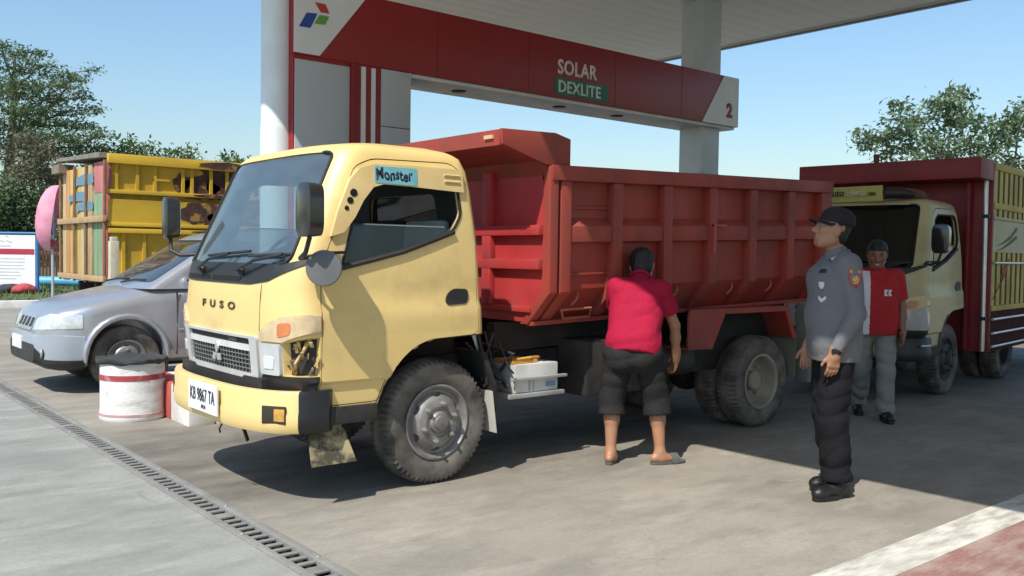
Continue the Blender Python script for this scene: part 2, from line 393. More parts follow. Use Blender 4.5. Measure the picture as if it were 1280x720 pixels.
MB().box((PX1, BY-.006, BZ0-.002), (PX1+.006, BY+.52, BZ1-.002)).build('end_panel', M_WHT, bm_)
for x in (5.45, 6.70, 8.10, 9.35): MB().box((x, BY-.0015, BZ0+.004), (x+.005, BY+.002, BZ1-.004)).build('panel_seam', mat('seam_red', (.13, .006, .007), .6), bm_)
# soffit
sf = MB().box((5.12, BY+.03, BZ0-.04), (PX1-.03, BY+.60, BZ0-.001)).build('soffit', mat('soffit_white', (.72, .71, .67), .5, dirt=.3, dcol=(.5, .48, .43)), por, bevel=.005)
for x in (5.95, 7.45, 8.45):
    d_ = MB().lathe([(.0, -.012), (.07, -.012), (.085, -.004), (.085, .004)], (x, BY+.30, BZ0-.042), 2, 24).build('downlight', mat('lamp_black', (.02, .02, .02), .4), sf, smooth=40)
# leg cladding
lg = MB().box((PX0, BY+.004, .0), (5.11, BY+.50, BZ0-.003)).build('leg_core', M_RED, por)
MB().box((PX0+.012, BY-.010, .2), (4.42, BY+.003, BZ0-.045)).build('leg_panel', M_PAN, lg, bevel=.004)
MB().box((4.775, BY-.010, 2.72), (5.113, BY+.003, BZ0-.01)).build('leg_panel', M_PAN, lg, bevel=.004)
MB().box((4.775, BY-.010, .2), (5.113, BY+.003, 2.712)).build('leg_panel', M_PAN, lg, bevel=.004)
MB().box((5.112, BY-.008, .2), (5.122, BY+.5, BZ0-.003)).build('leg_panel', M_PAN, lg)
for x0, x1 in ((4.55, 4.60), (4.665, 4.71)): MB().box((x0, BY-.006, .2), (x1, BY+.003, BZ0-.02)).build('white_stripe', M_WHT, lg)
MB().box((4.425, BY-.035, .2), (4.455, BY+.003, BZ0-.003)).build('red_fin', M_RED, lg)
# lettering
place_text(text_mesh('SOLAR', .175, .006, .026, width=.86, space=1.06), 'lettering', mat('letter_pale', (.78, .70, .66), .5), bm_, (7.14, BY-.001, 3.56))
gb = MB().prism(rounded([(7.10, 3.325), (7.97, 3.325), (7.97, 3.52), (7.10, 3.52)], .03), 1, BY-.006, BY+.004).build('green_plate', mat('sign_green', (.02, .14, .085), .45), bm_)
place_text(text_mesh('DEXLITE', .14, .006, .024, width=.92, space=1.05), 'lettering', mat('letter_mint', (.62, .74, .66), .5), bm_, (7.145, BY-.006, 3.352))
place_text(text_mesh('2', .20, .006, .05), 'lettering', mat('letter_plum', (.30, .07, .09), .5), bm_, (10.30, BY-.006, 3.40))
def para(pts, nm, col):
    MB().prism(pts, 1, BY-.011, BY-.005).build('emblem_piece', mat(nm, col, .4, var=0), bm_)
def P8(px, py):
    d = FW+RT*((px-640)/F_PX)-UP*((py-360)/F_PX); t = BY/d.y; return (d.x*t, CAM_H+d.z*t)
S = 3.6
def PX(l): return [P8(320+a/S, b/S) for a, b in l]
para(PX([(264, 10), (310, 20), (328, 62), (290, 56)]), 'emblem_red', (.5, .04, .04))
para(PX([(226, 57), (275, 62), (243, 126), (192, 118)]), 'emblem_blue', (.02, .07, .32))
para(PX([(284, 68), (328, 76), (308, 112), (262, 106)]), 'emblem_green', (.13, .35, .06))

# ================================================================ pump island
isl = thing('pump_island', 'raised concrete pump island edged with red and white kerb blocks', 'pump island', (7, 8.05, 0))
MB().box((2.99, 7.55, -.01), (12.0, 8.55, .28)).build('island_slab', mat('island_top', (.32, .31, .28), .9, dirt=.4), isl, bevel=.02)
for i in range(14):
    x0 = 2.96+i*.64
    for yy in (7.40, 8.552): MB().box((x0, yy, -.01), (x0+.635, yy+.146, .30)).build('kerb_block', KR if i % 2 else KW, isl, bevel=.025)
for j in range(3):
    y0 = 7.40+j*.433
    MB().box((2.72, y0, -.01), (2.955, y0+.43, .32)).build('kerb_block', KW if j == 0 else KR, isl, bevel=.03)

# ================================================================ concrete drum by the drain
DC = (2.50, 8.12)
du = thing('concrete_drum', 'whitewashed concrete drum with red band and ragged black lid beside the drain', 'drum', (*DC, 0))
M_DR = mat('whitewash', (.70, .69, .66), .8, var=.08, dirt=.75, dcol=(.30, .29, .27), dscale=5, dlo=.5, dhi=.75, stretch=(1, 1, 2.5), bump=.3, bscale=30)
MB().lathe([(.262, .0), (.270, .015), (.268, .05), (.262, .09), (.262, .45), (.255, .50), (.20, .505)], (*DC, 0), 2, 48).build('drum_body', M_DR, du, smooth=40)
MB().lathe([(.258, .345), (.2655, .346), (.2655, .392), (.258, .393)], (*DC, 0), 2, 48).build('red_band', mat('band_red', (.36, .05, .055), .8, dirt=.5, dcol=(.45, .4, .38), dscale=12), du, smooth=40)
MB().lathe([(.262, .042), (.2715, .043), (.2715, .062), (.262, .063)], (*DC, 0), 2, 48).build('pink_band', mat('band_pink', (.5, .28, .27), .8, dirt=.6, dcol=(.6, .57, .55), dscale=12), du, smooth=40)
rl = random.Random(3)
lid = MB().lathe([(.245, .485), (.275, .49), (.292, .505), (.29, .525), (.25, .535), (.235, .53), (.12, .53), (.02, .53)], (*DC, 0), 2, 40,
    mod=lambda i, k, r: r*(1+.02*math.sin(k*.7+i)+.015*math.sin(k*2.3))).build('lid', mat('lid_rubber', (.035, .034, .032), .75, var=.3, dirt=.6, dcol=(.14, .13, .12), bump=.5, bscale=30), du, smooth=50,
    fn=lambda c: (c.x, c.y, c.z+(.014*math.sin(c.x*22)*math.cos(c.y*17)+.006*math.sin(c.x*61+c.y*43) if c.z > .484 else 0)))
# ================================================================ light truck cab (shared by the trucks)
YC = 5.45
M_YEL = mat('cab_yellow', (.76, .555, .215), .42, var=.05, vscale=1.5, dirt=.6, dcol=(.46, .33, .14), dscale=3.2, dlo=.50, dhi=.78, coat=.25, chips=.26, chipcol=(.10, .07, .04), chipscale=16)
M_BLK = mat('black_plastic', (.018, .018, .018), .5, var=.2, dirt=.35, dcol=(.10, .095, .09))
M_RUB = mat('rubber_seal', (.012, .012, .012), .7)
M_INT = mat('cab_interior', (.035, .033, .03), .8)
M_CHR = mat('dull_chrome', (.62, .61, .58), .28, .6, var=.1, dirt=.35, dcol=(.3, .28, .25))
M_GREY = mat('grille_silver', (.55, .55, .53), .4, .25, var=.1, dirt=.4, dcol=(.25, .23, .2))
G_WS = glass_mat('windshield_glass', (.66, .76, .77), .10, .10, (.42, .50, .52))
G_SIDE = glass_mat('side_glass', (.6, .66, .64), .02, .0)
W_T = [(.48, .832), (.70, .838), (.72, .856), (.98, .862), (1.12, .858), (1.16, .842), (1.34, .838), (1.55, .828), (1.80, .806), (1.98, .786), (2.06, .762), (2.085, .74), (2.10, .71), (2.125, .62), (2.135, .48)]
F_T = [(.48, 2.245), (.70, 2.21), (1.0, 2.185), (1.20, 2.19), (1.32, 2.205), (1.38, 2.225), (2.00, 2.500), (2.06, 2.535), (2.085, 2.56), (2.10, 2.60), (2.125, 2.74), (2.135, 2.95)]
R_T = [(.48, 3.615), (1.0, 3.615), (1.55, 3.585), (1.95, 3.535), (2.06, 3.485), (2.10, 3.42), (2.125, 3.33), (2.135, 3.2)]
Z_L = [.48, .60, .70, .72, .85, .98, 1.05, 1.12, 1.16, 1.25, 1.34, 1.40, 1.5, 1.62, 1.74, 1.86, 1.98, 2.03, 2.06, 2.085, 2.10, 2.115, 2.125, 2.135]
def cab_ring(z, off):
    wv = interp(z, W_T)+off; xf = interp(z, F_T)-off; xr = interp(z, R_T)+off; D = .30; e = .62
    pts = []
    N = 22
    for i in range(2*N+1):
        th = (i-N)/N*math.pi/2; s_, c_ = math.sin(th), math.cos(th)
        yv = math.copysign(abs(s_)**e, s_)*wv; xv = xf+(D+2*off*0)*(1-max(c_, 0)**e)
        pts.append((xv, YC+yv))
    rr_ = min(.07, wv*.3)
    for k in range(5):
        t = k/4*math.pi/2; pts.append((xr-rr_+rr_*math.sin(t), YC+wv-rr_+rr_*math.cos(t)))
    for k in range(5):
        t = k/4*math.pi/2; pts.append((xr-rr_+rr_*math.cos(t), YC-wv+rr_-rr_*math.sin(t)))
    return pts
def cab_solid(off=0.0, zb=None):
    rings = []
    for z in Z_L:
        zz = z
        if z > 2.03: zz = z+off
        elif z == Z_L[0]: zz = z-off if zb is None else zb
        rings.append([(x, y, zz) for x, y in cab_ring(z, off)])
    return MB().loft(rings).mesh()
def prism_mesh(pts, axis, a0, a1): return MB().prism(pts, axis, a0, a1).mesh()
def front_piece(pts, o0, o1, name, m, parent, **kw):
    """a panel that follows the nose: pts are (y, z)"""
    sh = boolean(cab_solid(o0), cab_solid(o1)); me = boolean(sh, prism_mesh(pts, 0, 1.5, kw.get('x1', 2.43)), 'INTERSECT')
    return finish(me, name, m, parent, smooth=kw.get('smooth', 35))
def side_cut(pts, near=True, d0=.45, d1=.5):
    return prism_mesh(pts, 1, YC-1.3, YC-d1) if near else prism_mesh(pts, 1, YC+d1, YC+1.3)
DOOR = rounded([(2.44, .575), (2.83, .575), (2.88, .69), (2.96, .80), (3.06, .88), (3.18, .925), (3.556, .945), (3.548, 1.6), (3.475, 1.955), (3.38, 2.03), (2.80, 2.015), (2.675, 1.96), (2.585, 1.70), (2.44, 1.36)], .05, 3)
ARCH = [(2.815, .30), (2.815, .545), (2.86, .66), (2.935, .775), (3.03, .86), (3.13, .91), (3.25, .935), (3.75, .955), (3.75, .30)]
WIN = rounded([(2.575, 1.375), (3.0, 1.475), (3.37, 1.60), (3.435, 1.70), (3.415, 1.90), (3.37, 1.955), (2.83, 1.945), (2.735, 1.89), (2.66, 1.66)], .035, 3)
WS = rounded([(YC-.725, 1.385), (YC+.725, 1.385), (YC+.685, 2.045), (YC-.685, 2.045)], .06, 4)
RW = rounded([(YC-.45, 1.55), (YC+.45, 1.55), (YC+.42, 1.86), (YC-.42, 1.86)], .06, 4)
def shrink(pts, d):
    c = sum((Vector(q) for q in pts), Vector((0, 0)))/len(pts)
    return [tuple(Vector(q)-(Vector(q)-c).normalized()*d) for q in pts]

def build_cab(tr):
    outer = cab_solid(0); shell = boolean(outer, cab_solid(-.035, .40))
    shell = boolean(shell, prism_mesh(ARCH, 1, YC-1.2, YC+1.2))
    shell = boolean(shell, prism_mesh(WS, 0, 1.5, 2.72))
    shell = boolean(shell, prism_mesh(RW, 0, 3.3, 3.9))
    doors = {}
    for near in (True, False):
        d = boolean(shell.copy(), side_cut(shrink(DOOR, .007), near), 'INTERSECT')
        d = boolean(d, side_cut(WIN, near))
        doors[near] = d
        shell = boolean(shell, side_cut(DOOR, near))
    cab = finish(shell, 'cab', M_YEL, tr, smooth=32)
    # dark jamb skin behind the door gap
    jam = boolean(boolean(cab_solid(-.036), cab_solid(-.05, .40)), prism_mesh(WS, 0, 1.5, 2.72)); jam = boolean(jam, prism_mesh(RW, 0, 3.3, 3.9))
    jam = boolean(jam, prism_mesh(ARCH, 1, YC-1.2, YC+1.2))
    for near in (True, False): jam = boolean(jam, side_cut(WIN, near))
    finish(jam, 'cab_lining', M_INT, tr)
    # glass follows the shell
    gsh = boolean(cab_solid(-.008), cab_solid(-.015, .40))
    ws = boolean(gsh.copy(), prism_mesh(shrink(WS, -.012), 0, 1.5, 2.72), 'INTERSECT')
    print('WSVERTS', len(ws.vertices), len(gsh.vertices))
    wso = finish(ws, 'windshield', G_WS, tr, smooth=40)
    rwg = boolean(gsh.copy(), prism_mesh(shrink(RW, -.012), 0, 3.3, 3.9), 'INTERSECT'); finish(rwg, 'rear_window', glass_mat('rear_glass', (.22, .2, .19), .03, 0), tr, smooth=40)
    def seal(pts3, nm, par, r=.011): MB().tube(pts3+[pts3[0], pts3[1]], r, 6, cap=False).build(nm, M_RUB, par, smooth=60)
    def on_front(y, z, off=0):
        wv = interp(z, W_T); xf = interp(z, F_T); t = min(1, abs(y-YC)/wv); c_ = max(0, 1-t**(2/.62))**.5
        return (xf-off+.30*(1-c_**.62), y, z)
    seal([on_front(y, z, .002) for y, z in WS], 'seal', wso, .010)
    seal([(3.59 if z < 1.6 else 3.55, y, z) for y, z in RW], 'rear_window_seal', cab, .012)
    for near in (True, False):
        sgn = -1 if near else 1
        dn = finish(doors[near], 'door', M_YEL, tr, smooth=32)
        def on_side(x, z, off=0): return (x, YC+sgn*(interp(z, W_T)+off), z)
        seal([on_side(x, z, -.004) for x, z in WIN], 'window_seal', dn)
        low = [q for q in [(2.575, 1.375), (3.0, 1.475), (3.37, 1.60), (3.30, 1.62), (2.73, 1.62), (2.66, 1.60)]]
        gl = boolean(gsh.copy(), side_cut(low, near), 'INTERSECT')
        finish(gl, 'window_glass', G_SIDE, dn, smooth=40)
        MB().bar(on_side(2.73, 1.622, -.014), on_side(3.31, 1.622, -.014), .008, .008).build('glass_edge', mat('glass_edge', (.25, .3, .28), .3), dn)
        # black strip under the window
        MB().tube([on_side(x, z, .006) for x, z in ((2.57, 1.365), (2.8, 1.418), (3.0, 1.466), (3.2, 1.533), (3.37, 1.592))], .016, 6).build('window_strip', M_BLK, dn, smooth=60)
        # handle recess
        hp = rounded([(3.30, 1.135), (3.47, 1.145), (3.475, 1.235), (3.36, 1.24), (3.305, 1.20)], .03, 4)
        hm = boolean(boolean(cab_solid(.008), cab_solid(-.004)), side_cut(hp, near), 'INTERSECT')
        hd = finish(hm, 'door_handle', M_BLK, dn, smooth=40)
    # inside: dashboard, steering wheel, seats
    MB().box((2.33, YC-.74, .95), (2.62, YC+.74, 1.36)).build('dashboard', M_INT, tr, bevel=.05)
    MB().box((2.7, YC-.76, .93), (3.5, YC+.76, 1.0)).build('cab_floor', M_INT, tr)
    for yy in (YC-.40, YC+.40):
        st = MB().box((3.0, yy-.24, 1.0), (3.45, yy+.24, 1.2)).build('seat', mat('seat_vinyl', (.05, .05, .055), .6), tr, bevel=.05)
        MB().prism([(3.36, 1.15), (3.48, 1.15), (3.50, 1.68), (3.42, 1.68)], 1, yy-.22, yy+.22).build('seat_back', mat('seat_cloth', (.34, .35, .34) if yy < YC else (.05, .05, .05), .7) if yy < YC else MATS['seat_vinyl'], st, bevel=.04)
    ring = []
    for k in range(33):
        t = 2*math.pi*k/32; ring.append(Vector((2.76, YC+.40, 1.40))+Vector((.12*math.cos(t)*.9, .2*math.sin(t), .16*math.cos(t))))
    MB().tube(ring, .014, 8, cap=False).tube([(2.5, YC+.40, 1.15), (2.76, YC+.40, 1.40)], .02, 8).build('steering_wheel', M_BLK, tr, smooth=60)
    # black cowl panel under the windshield
    cw = front_piece(rounded([(YC-.90, 1.44), (YC-.76, 1.355), (YC-.60, 1.285), (YC-.42, 1.262), (YC+.42, 1.262), (YC+.62, 1.268), (YC+.90, 1.30), (YC+.9, 1.40), (YC+.70, 1.385), (YC-.70, 1.385)], .02, 3), .006, -.012, 'cowl_panel', M_BLK, tr)
    for a, b in ((-.30, .12), (.16, .62)):
        front_piece(rounded([(YC+a, 1.278), (YC+b, 1.278), (YC+b, 1.305), (YC+a, 1.305)], .008, 2), .0085, -.002, 'vent_slot', mat('slot_black', (.004, .004, .004), .8), cw)
    for y0, y1, dz in ((YC-.32, YC+.02, 0), (YC+.28, YC+.66, 0)):
        a = Vector(on_front(y0, 1.345, .05)); b = Vector(on_front(y0-.36, 1.44, .03)); 
        wp = MB().tube([Vector(on_front(y0, 1.34, .0)), a, (a+b)/2+Vector((-.03, 0, .01)), b], .010, 6)
        e1 = Vector(on_front(y0-.62, 1.455, .018)); e0 = Vector(on_front(y0-.02, 1.425, .018)); em = Vector(on_front(y0-.32, 1.44, .018))
        wp.tube([e0, em, e1], .009, 6).ball(Vector(on_front(y0, 1.335, .015)), .025)
        wp.build('wiper', M_BLK, tr, smooth=60)
    # badge, emblem
    t = text_mesh('FUSO', .046, .005, .022, width=2.1, space=2.0, align='CENTER')
    def wrapf(c): q = on_front(YC-c.x+.0, 1.105+c.y, .001+c.z); return q
    for v in t.vertices: v.co = Vector(wrapf(v.co))
    finish(t, 'badge', mat('badge_dark', (.06, .055, .05), .35, .4), tr)
    MB().tube([on_front(YC-.545, z, -.001) for z in (1.265, 1.2, 1.1, 1.02, .985)], .003, 5).build('panel_seam', mat('seam_dark', (.08, .055, .03), .8), cab)
    # grille: silver frame, dark slats, bright bar, three-diamond emblem
    go_ = rounded([(YC-.545, .715), (YC+.53, .715), (YC+.55, .965), (YC-.545, .965)], .02, 3); gi = rounded([(YC-.47, .745), (YC+.455, .745), (YC+.47, .950), (YC-.47, .950)], .015, 3)
    sh = boolean(boolean(cab_solid(.024), cab_solid(-.02)), prism_mesh(go_, 0, 1.5, 2.62), 'INTERSECT'); sh = boolean(sh, prism_mesh(gi, 0, 1.4, 2.7))
    gf = finish(sh, 'grille', M_GREY, tr, smooth=35)
    front_piece(gi, .004, -.01, 'grille_backing', mat('grille_black', (.012, .012, .012), .7), gf)
    front_piece([(YC-.472, .875), (YC+.472, .875), (YC+.472, .912), (YC-.472, .912)], .016, .002, 'grille_bar', mat('bar_white', (.68, .68, .66), .35, .2, dirt=.3), gf)
    mb = MB()
    for i in range(4):
        z = .770+i*.026; mb.tube([on_front(YC-.465+.93*k/10, z, .008) for k in range(11)], .0045, 5)
    for k in range(1, 22): mb.tube([on_front(YC-.47+.94*k/22, z, .009) for z in (.748, .80, .872)], .0035, 5)
    mb.build('grille_mesh', mat('mesh_grey', (.16, .16, .15), .5, .3), gf, smooth=60)
    front_piece([(YC-.88, .60), (YC+.88, .60), (YC+.88, .752), (YC+.56, .752), (YC+.54, .712), (YC-.54, .712), (YC-.56, .752), (YC-.88, .752)], .006, -.02, 'bumper_gap_panel', M_BLK, tr)
    t = text_mesh('TURBO', .022, .003, .02, .15, width=1.3)
    for v in t.vertices: v.co = Vector(on_front(YC-.16-v.co.x, .921+v.co.y, .0075+v.co.z))
    finish(t, 'grille_lettering', MATS['mesh_grey'], gf)
    mb = MB(); cx, cz = YC-.01, .825
    def dia(ang, l=.075, wd=.026):
        u = Vector((math.sin(ang), math.cos(ang))); v = Vector((u.y, -u.x))
        pts = [Vector((0, 0)), u*l*.5+v*wd, u*l, u*l*.5-v*wd]
        return [(cx+q.x, cz+q.y) for q in pts]
    for ang in (0, rad(120), rad(240)):
        mb.prism(dia(ang), 0, on_front(cx, cz, .030)[0], on_front(cx, cz, .018)[0])
    mb.build('emblem', M_CHR, gf, bevel=.002)
    return cab, on_front

def headlight(tr, sgn, broken=False):
    def yy(v): return YC+sgn*v
    up = rounded([(yy(.56), .945), (yy(.75), .945), (yy(.87), 1.0), (yy(.87), 1.105), (yy(.74), 1.088), (yy(.62), 1.04), (yy(.56), .99)], .012, 3)
    lens = mat('indicator_lens', (.60, .46, .27), .12, var=.15, vscale=20, coat=.8, dirt=.3, dcol=(.45, .32, .18), dscale=14)
    u = front_piece(up, .014, -.03, 'indicator_lamp', lens, tr)
    front_piece(rounded([(yy(.72), .97), (yy(.80), .99), (yy(.80), 1.06), (yy(.72), 1.05)], .02, 3), .0165, .0, 'orange_reflector', mat('lens_orange', (.62, .20, .07), .15, coat=.8), u)
    lo = rounded([(yy(.56), .755), (yy(.72 if broken else .87), .755), (yy(.73 if broken else .87), .935 if broken else .985), (yy(.56), .935)], .012, 3)
    l = front_piece(lo, .016, -.03, 'headlight', mat('lens_clear', (.56, .57, .56), .10, .15, var=.1, vscale=14, coat=1.0), tr)
    front_piece(rounded([(yy(.60), .79), (yy(.68), .79), (yy(.69), .86), (yy(.60), .86)], .01, 3), .020, .0, 'bulb_reflector', mat('lens_bright', (.82, .83, .83), .2, .3), l)
    if broken:
        b = front_piece([(yy(.73), .74), (yy(.87), .74), (yy(.87), .985), (yy(.76), .94), (yy(.73), .935)], -.055, -.075, 'lamp_cavity', M_BLK, tr)
        mb = MB()
        rb = random.Random(4)
        for i in range(12):
            y0 = yy(.74+.011*i); z0 = .75+rb.uniform(0, .17); q0 = Vector((2.31+.009*i, y0, z0)); q1 = q0+Vector((rb.uniform(-.03, .05), sgn*rb.uniform(-.01, .04), rb.uniform(.02, .07)))
            mb.bar(q0, q1, rb.uniform(.008, .03), rb.uniform(.004, .02))
        mb.tube([(2.33, yy(.76), .77), (2.31, yy(.80), .83), (2.35, yy(.82), .90), (2.38, yy(.80), .95)], .012, 6)
        mb.build('torn_metal', mat('torn_yellow', (.50, .36, .14), .55, dirt=.9, dcol=(.07, .05, .03), dscale=14, dlo=.42, dhi=.6), b, bevel=.004)

# ---------------------------------------------------------------- wheel (origin at hub, outer face toward -y)
M_TYR = mat('tyre_rubber', (.042, .040, .037), .85, var=.25, vscale=6, dirt=.85, dcol=(.20, .175, .145), dscale=5, dlo=.36, dhi=.64)
M_RIM = mat('rim_steel', (.24, .23, .215), .45, .3, var=.25, vscale=8, dirt=.85, dcol=(.13, .11, .09), dscale=9)
M_RIMD = mat('rim_dusty', (.32, .285, .22), .75, .1, var=.2, dirt=.6, dcol=(.16, .14, .11))
def make_wheel(parent, pos, out=-1, dish=False, R=.395, wd=.215, rimR=.232, tyre_m=None, lugs=6, rim_m=None, tread=True):
    c = Vector(pos)
    h = wd/2; s = out
    prof = [(rimR, -h*.78), (rimR+.03, -h*.92), (R*.74, -h*1.02), (R*.86, -h*1.0), (R*.945, -h*.93), (R*.985, -h*.80), (R, -h*.5), (R, -h*.28), (R-.008, -h*.24), (R-.008, -h*.16), (R, -h*.12),
            (R, h*.12), (R-.008, h*.16), (R-.008, h*.24), (R, h*.28), (R, h*.5), (R*.985, h*.80), (R*.945, h*.93), (R*.86, h*1.0), (R*.74, h*1.02), (rimR+.03, h*.92), (rimR, h*.78)]
    def mod(i, k, r):
        if not tread: return r
        if i in (5, 6, 15, 16) and k % 2: return r-.019
        if i in (4, 17) and k % 2: return r-.013
        return r
    hub = MB().lathe([(.0, -h*.5), (rimR*.55, -h*.5), (rimR*.55, h*.5), (0, h*.5)] if not dish else [(.0, -s*h*.9), (rimR*.55, -s*h*.9), (rimR*.55, -s*h*.52), (0, -s*h*.52)], c, 1, 24).build('wheel', MATS.get('brake_dark') or mat('brake_dark', (.03, .027, .024), .85), parent)
    tb = MB().lathe(prof, c, 1, 120, mod)
    tb.f = tb.f[:-2]
    n = len(prof); seg = 120; k0 = len(tb.v)-n*seg
    for k in range(seg): k2 = (k+1) % seg; tb.f.append(((n-1)*seg+k, (n-1)*seg+k2, k2, k))
    tb.build('tyre', tyre_m or M_TYR, hub, smooth=28)
    rm = rim_m or M_RIM
    if not dish:      # convex front rim
        pr = [(rimR+.006, s*h*.80), (rimR+.008, s*h*.92), (rimR-.004, s*h*.94), (rimR-.018, s*h*.80), (rimR-.030, s*h*.62), (rimR-.045, s*h*.60), (rimR*.74, s*h*.80), (rimR*.66, s*h*.98), (rimR*.60, s*h*1.05), (rimR*.42, s*h*1.06), (rimR*.40, s*h*.98), (.01, s*h*.98)]
        rim = MB().lathe(pr+[(.01, s*h*.2), (rimR-.06, s*h*.2), (rimR-.05, s*h*.4)], c, 1, 64, loop=True); rm_me = rim.mesh()
        for k in range(6):
            t = 2*math.pi*(k+.5)/6; q = c+Vector((math.cos(t)*rimR*.745, 0, math.sin(t)*rimR*.745)); u = Vector((-math.sin(t), 0, math.cos(t)))
            cut = MB(); v = Vector((math.cos(t), 0, math.sin(t)))
            ring = [q+u*(.030*math.cos(a))+v*(.013*math.sin(a)) for a in [2*math.pi*j/12 for j in range(12)]]
            cut.loft([[p_+Vector((0, s*h*.5, 0)) for p_ in ring], [p_+Vector((0, s*h*1.3, 0)) for p_ in ring]])
            rm_me = boolean(rm_me, cut.mesh())
        finish(rm_me, 'rim', rm, hub, smooth=30)
        mb = MB().lathe([(rimR*.30, s*h*.97), (rimR*.30, s*h*1.12), (rimR*.26, s*h*1.22), (rimR*.20, s*h*1.24), (rimR*.19, s*h*1.35), (.005, s*h*1.38)], c, 1, 24)
        mb.build('hub_cap', rm, hub, smooth=35)
        for k in range(lugs):
            t = 2*math.pi*k/lugs+.3; q = c+Vector((math.cos(t)*rimR*.52, 0, math.sin(t)*rimR*.52))
            MB().lathe([(.019, s*h*1.0), (.019, s*h*1.2), (.012, s*h*1.22), (.012, s*h*1.36), (.004, s*h*1.38)], q, 1, 6).build('lug_nut', rm, hub)
    else:             # dished rear rim
        pr = [(rimR+.006, s*h*.80), (rimR+.008, s*h*.92), (rimR-.006, s*h*.94), (rimR-.018, s*h*.80), (rimR-.022, s*h*.3), (rimR-.034, -s*h*.15), (rimR*.78, -s*h*.30), (rimR*.60, -s*h*.28), (rimR*.50, -s*h*.22), (.01, -s*h*.22)]
        MB().lathe(pr+[(.01, -s*h*.5), (rimR-.01, -s*h*.5)], c, 1, 64, loop=True).build('rim', rm, hub, smooth=30)
        MB().lathe([(rimR*.36, -s*h*.25), (rimR*.36, s*h*.25), (rimR*.30, s*h*.38), (.01, s*h*.40)], c, 1, 24).build('hub_cap', rm, hub, smooth=35)
        for k in range(6):
            t = 2*math.pi*k/6; q = c+Vector((math.cos(t)*rimR*.56, 0, math.sin(t)*rimR*.56))
            MB().lathe([(.018, -s*h*.3), (.018, s*h*.02), (.010, s*h*.04), (.010, s*h*.16), (.003, s*h*.17)], q, 1, 6).build('lug_nut', rm, hub)
    return hub

# ================================================================ dump truck
TO = (3.30, YC, 0)
tr = thing('dump_truck', 'yellow cab dump truck with red steel tipper body and dented black bumper corner', 'dump truck', TO)
cab, on_front = build_cab(tr)
CAB_PARTS = list(tr.children); CAB_FULL = cab.data.copy()
_cut = MB().prism([(YC-.90, .755), (YC-.725, .755), (YC-.73, .94), (YC-.76, .945), (YC-.90, .985)], 0, 1.5, 2.43).mesh(); _cut.transform(Matrix.Translation(-Vector(TO)))
_nm = boolean(cab.data.copy(), _cut); _nm.materials.clear(); _nm.materials.append(M_YEL); _nm.set_sharp_from_angle(angle=rad(32)); cab.data = _nm

headlight(tr, 1)
n_before = set(tr.children)
headlight(tr, -1, broken=True)
BROKEN = [o for o in tr.children if o not in n_before]
# bumper: swept around the nose
def bump_pt(u, off=0):
    wv = .885+off; th = u*math.pi/2; s_, c_ = math.sin(th), math.cos(th); e = .70
    return (2.075-off+.40*(1-max(c_, 0)**e), YC+math.copysign(abs(s_)**e, s_)*wv)
def bumper(u0, u1, m, name, parent, n=30, z0=.44, z1=.675):
    rings = []
    for i in range(n+1):
        u = u0+(u1-u0)*i/n; A = bump_pt(u, 0); Bq = bump_pt(u, -.045); C0 = bump_pt(u, -.012)
        rings.append([(C0[0], C0[1], z0), (A[0], A[1], z0+.03), (A[0], A[1], z0+.10), (bump_pt(u, -.006)[0], bump_pt(u, -.006)[1], z0+.12), (bump_pt(u, -.004)[0], bump_pt(u, -.004)[1], z1-.02), (C0[0], C0[1], z1), (Bq[0], Bq[1], z1), (Bq[0], Bq[1], z0)])
    return MB().loft(rings).build(name, m, parent, smooth=35)
bp1 = bumper(.975, -.80, M_YEL, 'bumper', tr)
bp2 = bumper(-.802, -1.0, mat('bumper_black', (.015, .015, .016), .4, var=.2, chips=.30, chipcol=(.5, .47, .42), chipscale=18), 'bumper_end', tr)
bp2['label'] = 'scuffed black bumper corner piece'
# licence plate
pc = Vector((*bump_pt(.0, .012), .565)); pl0 = MB().box((pc.x-.006, YC-.305, .485), (pc.x+.004, YC+.145, .66)).build('licence_plate', mat('plate_white', (.78, .78, .76), .45, dirt=.2), bp1)
t = text_mesh('KB 9867 TA', .078, .003, .0, width=.66, space=1.04, align='CENTER'); place_text(t, 'plate_number', mat('plate_ink', (.03, .03, .035), .5), bp1, (pc.x-.007, YC-.08, .545), (0, -1, 0), (0, 0, 1))
t = text_mesh('10 24', .022, .003, .01, align='CENTER'); place_text(t, 'plate_date', MATS['plate_ink'], bp1, (pc.x-.007, YC-.10, .505), (0, -1, 0), (0, 0, 1))
for sg in (-1, 1):
    A = Vector((*bump_pt(.50*sg, .001), .545)); B = Vector((*bump_pt(.70*sg, .001), .545)); d = (B-A).normalized()
    q = [A, B]; z0, z1 = .485, .575
    rec = MB().bar(A, B, .012, .10).build('fog_lamp', mat('fog_recess', (.03, .024, .012), .7), bp1, bevel=.004)
    MB().bar(A.lerp(B, .52), A.lerp(B, .97), .018, .070).build('fog_lens', mat('fog_amber', (.52, .28, .06), .3, var=.3, vscale=30, coat=.5), rec, bevel=.004)
rb = random.Random(9)
MB().tube([(2.13, YC-.25, .46), (2.10, YC-.24, .40), (2.12, YC-.20, .37)], .006, 5).build('hanging_wire', M_BLK, bp1)
MB().bar((2.16, YC-.42, .46), (2.19, YC-.44, .35), .05, .01).build('hanging_scrap', M_BLK, bp1)
# cross member behind the bumper
MB().box((2.19, YC-.62, .60), (2.26, YC+.62, .73)).box((2.25, YC-.42, .50), (2.9, YC-.34, .66)).box((2.25, YC+.34, .50), (2.9, YC+.42, .66)).build('front_crossmember', mat('chassis_black', (.016, .015, .014), .75, dirt=.5, dcol=(.09, .08, .065)), tr)
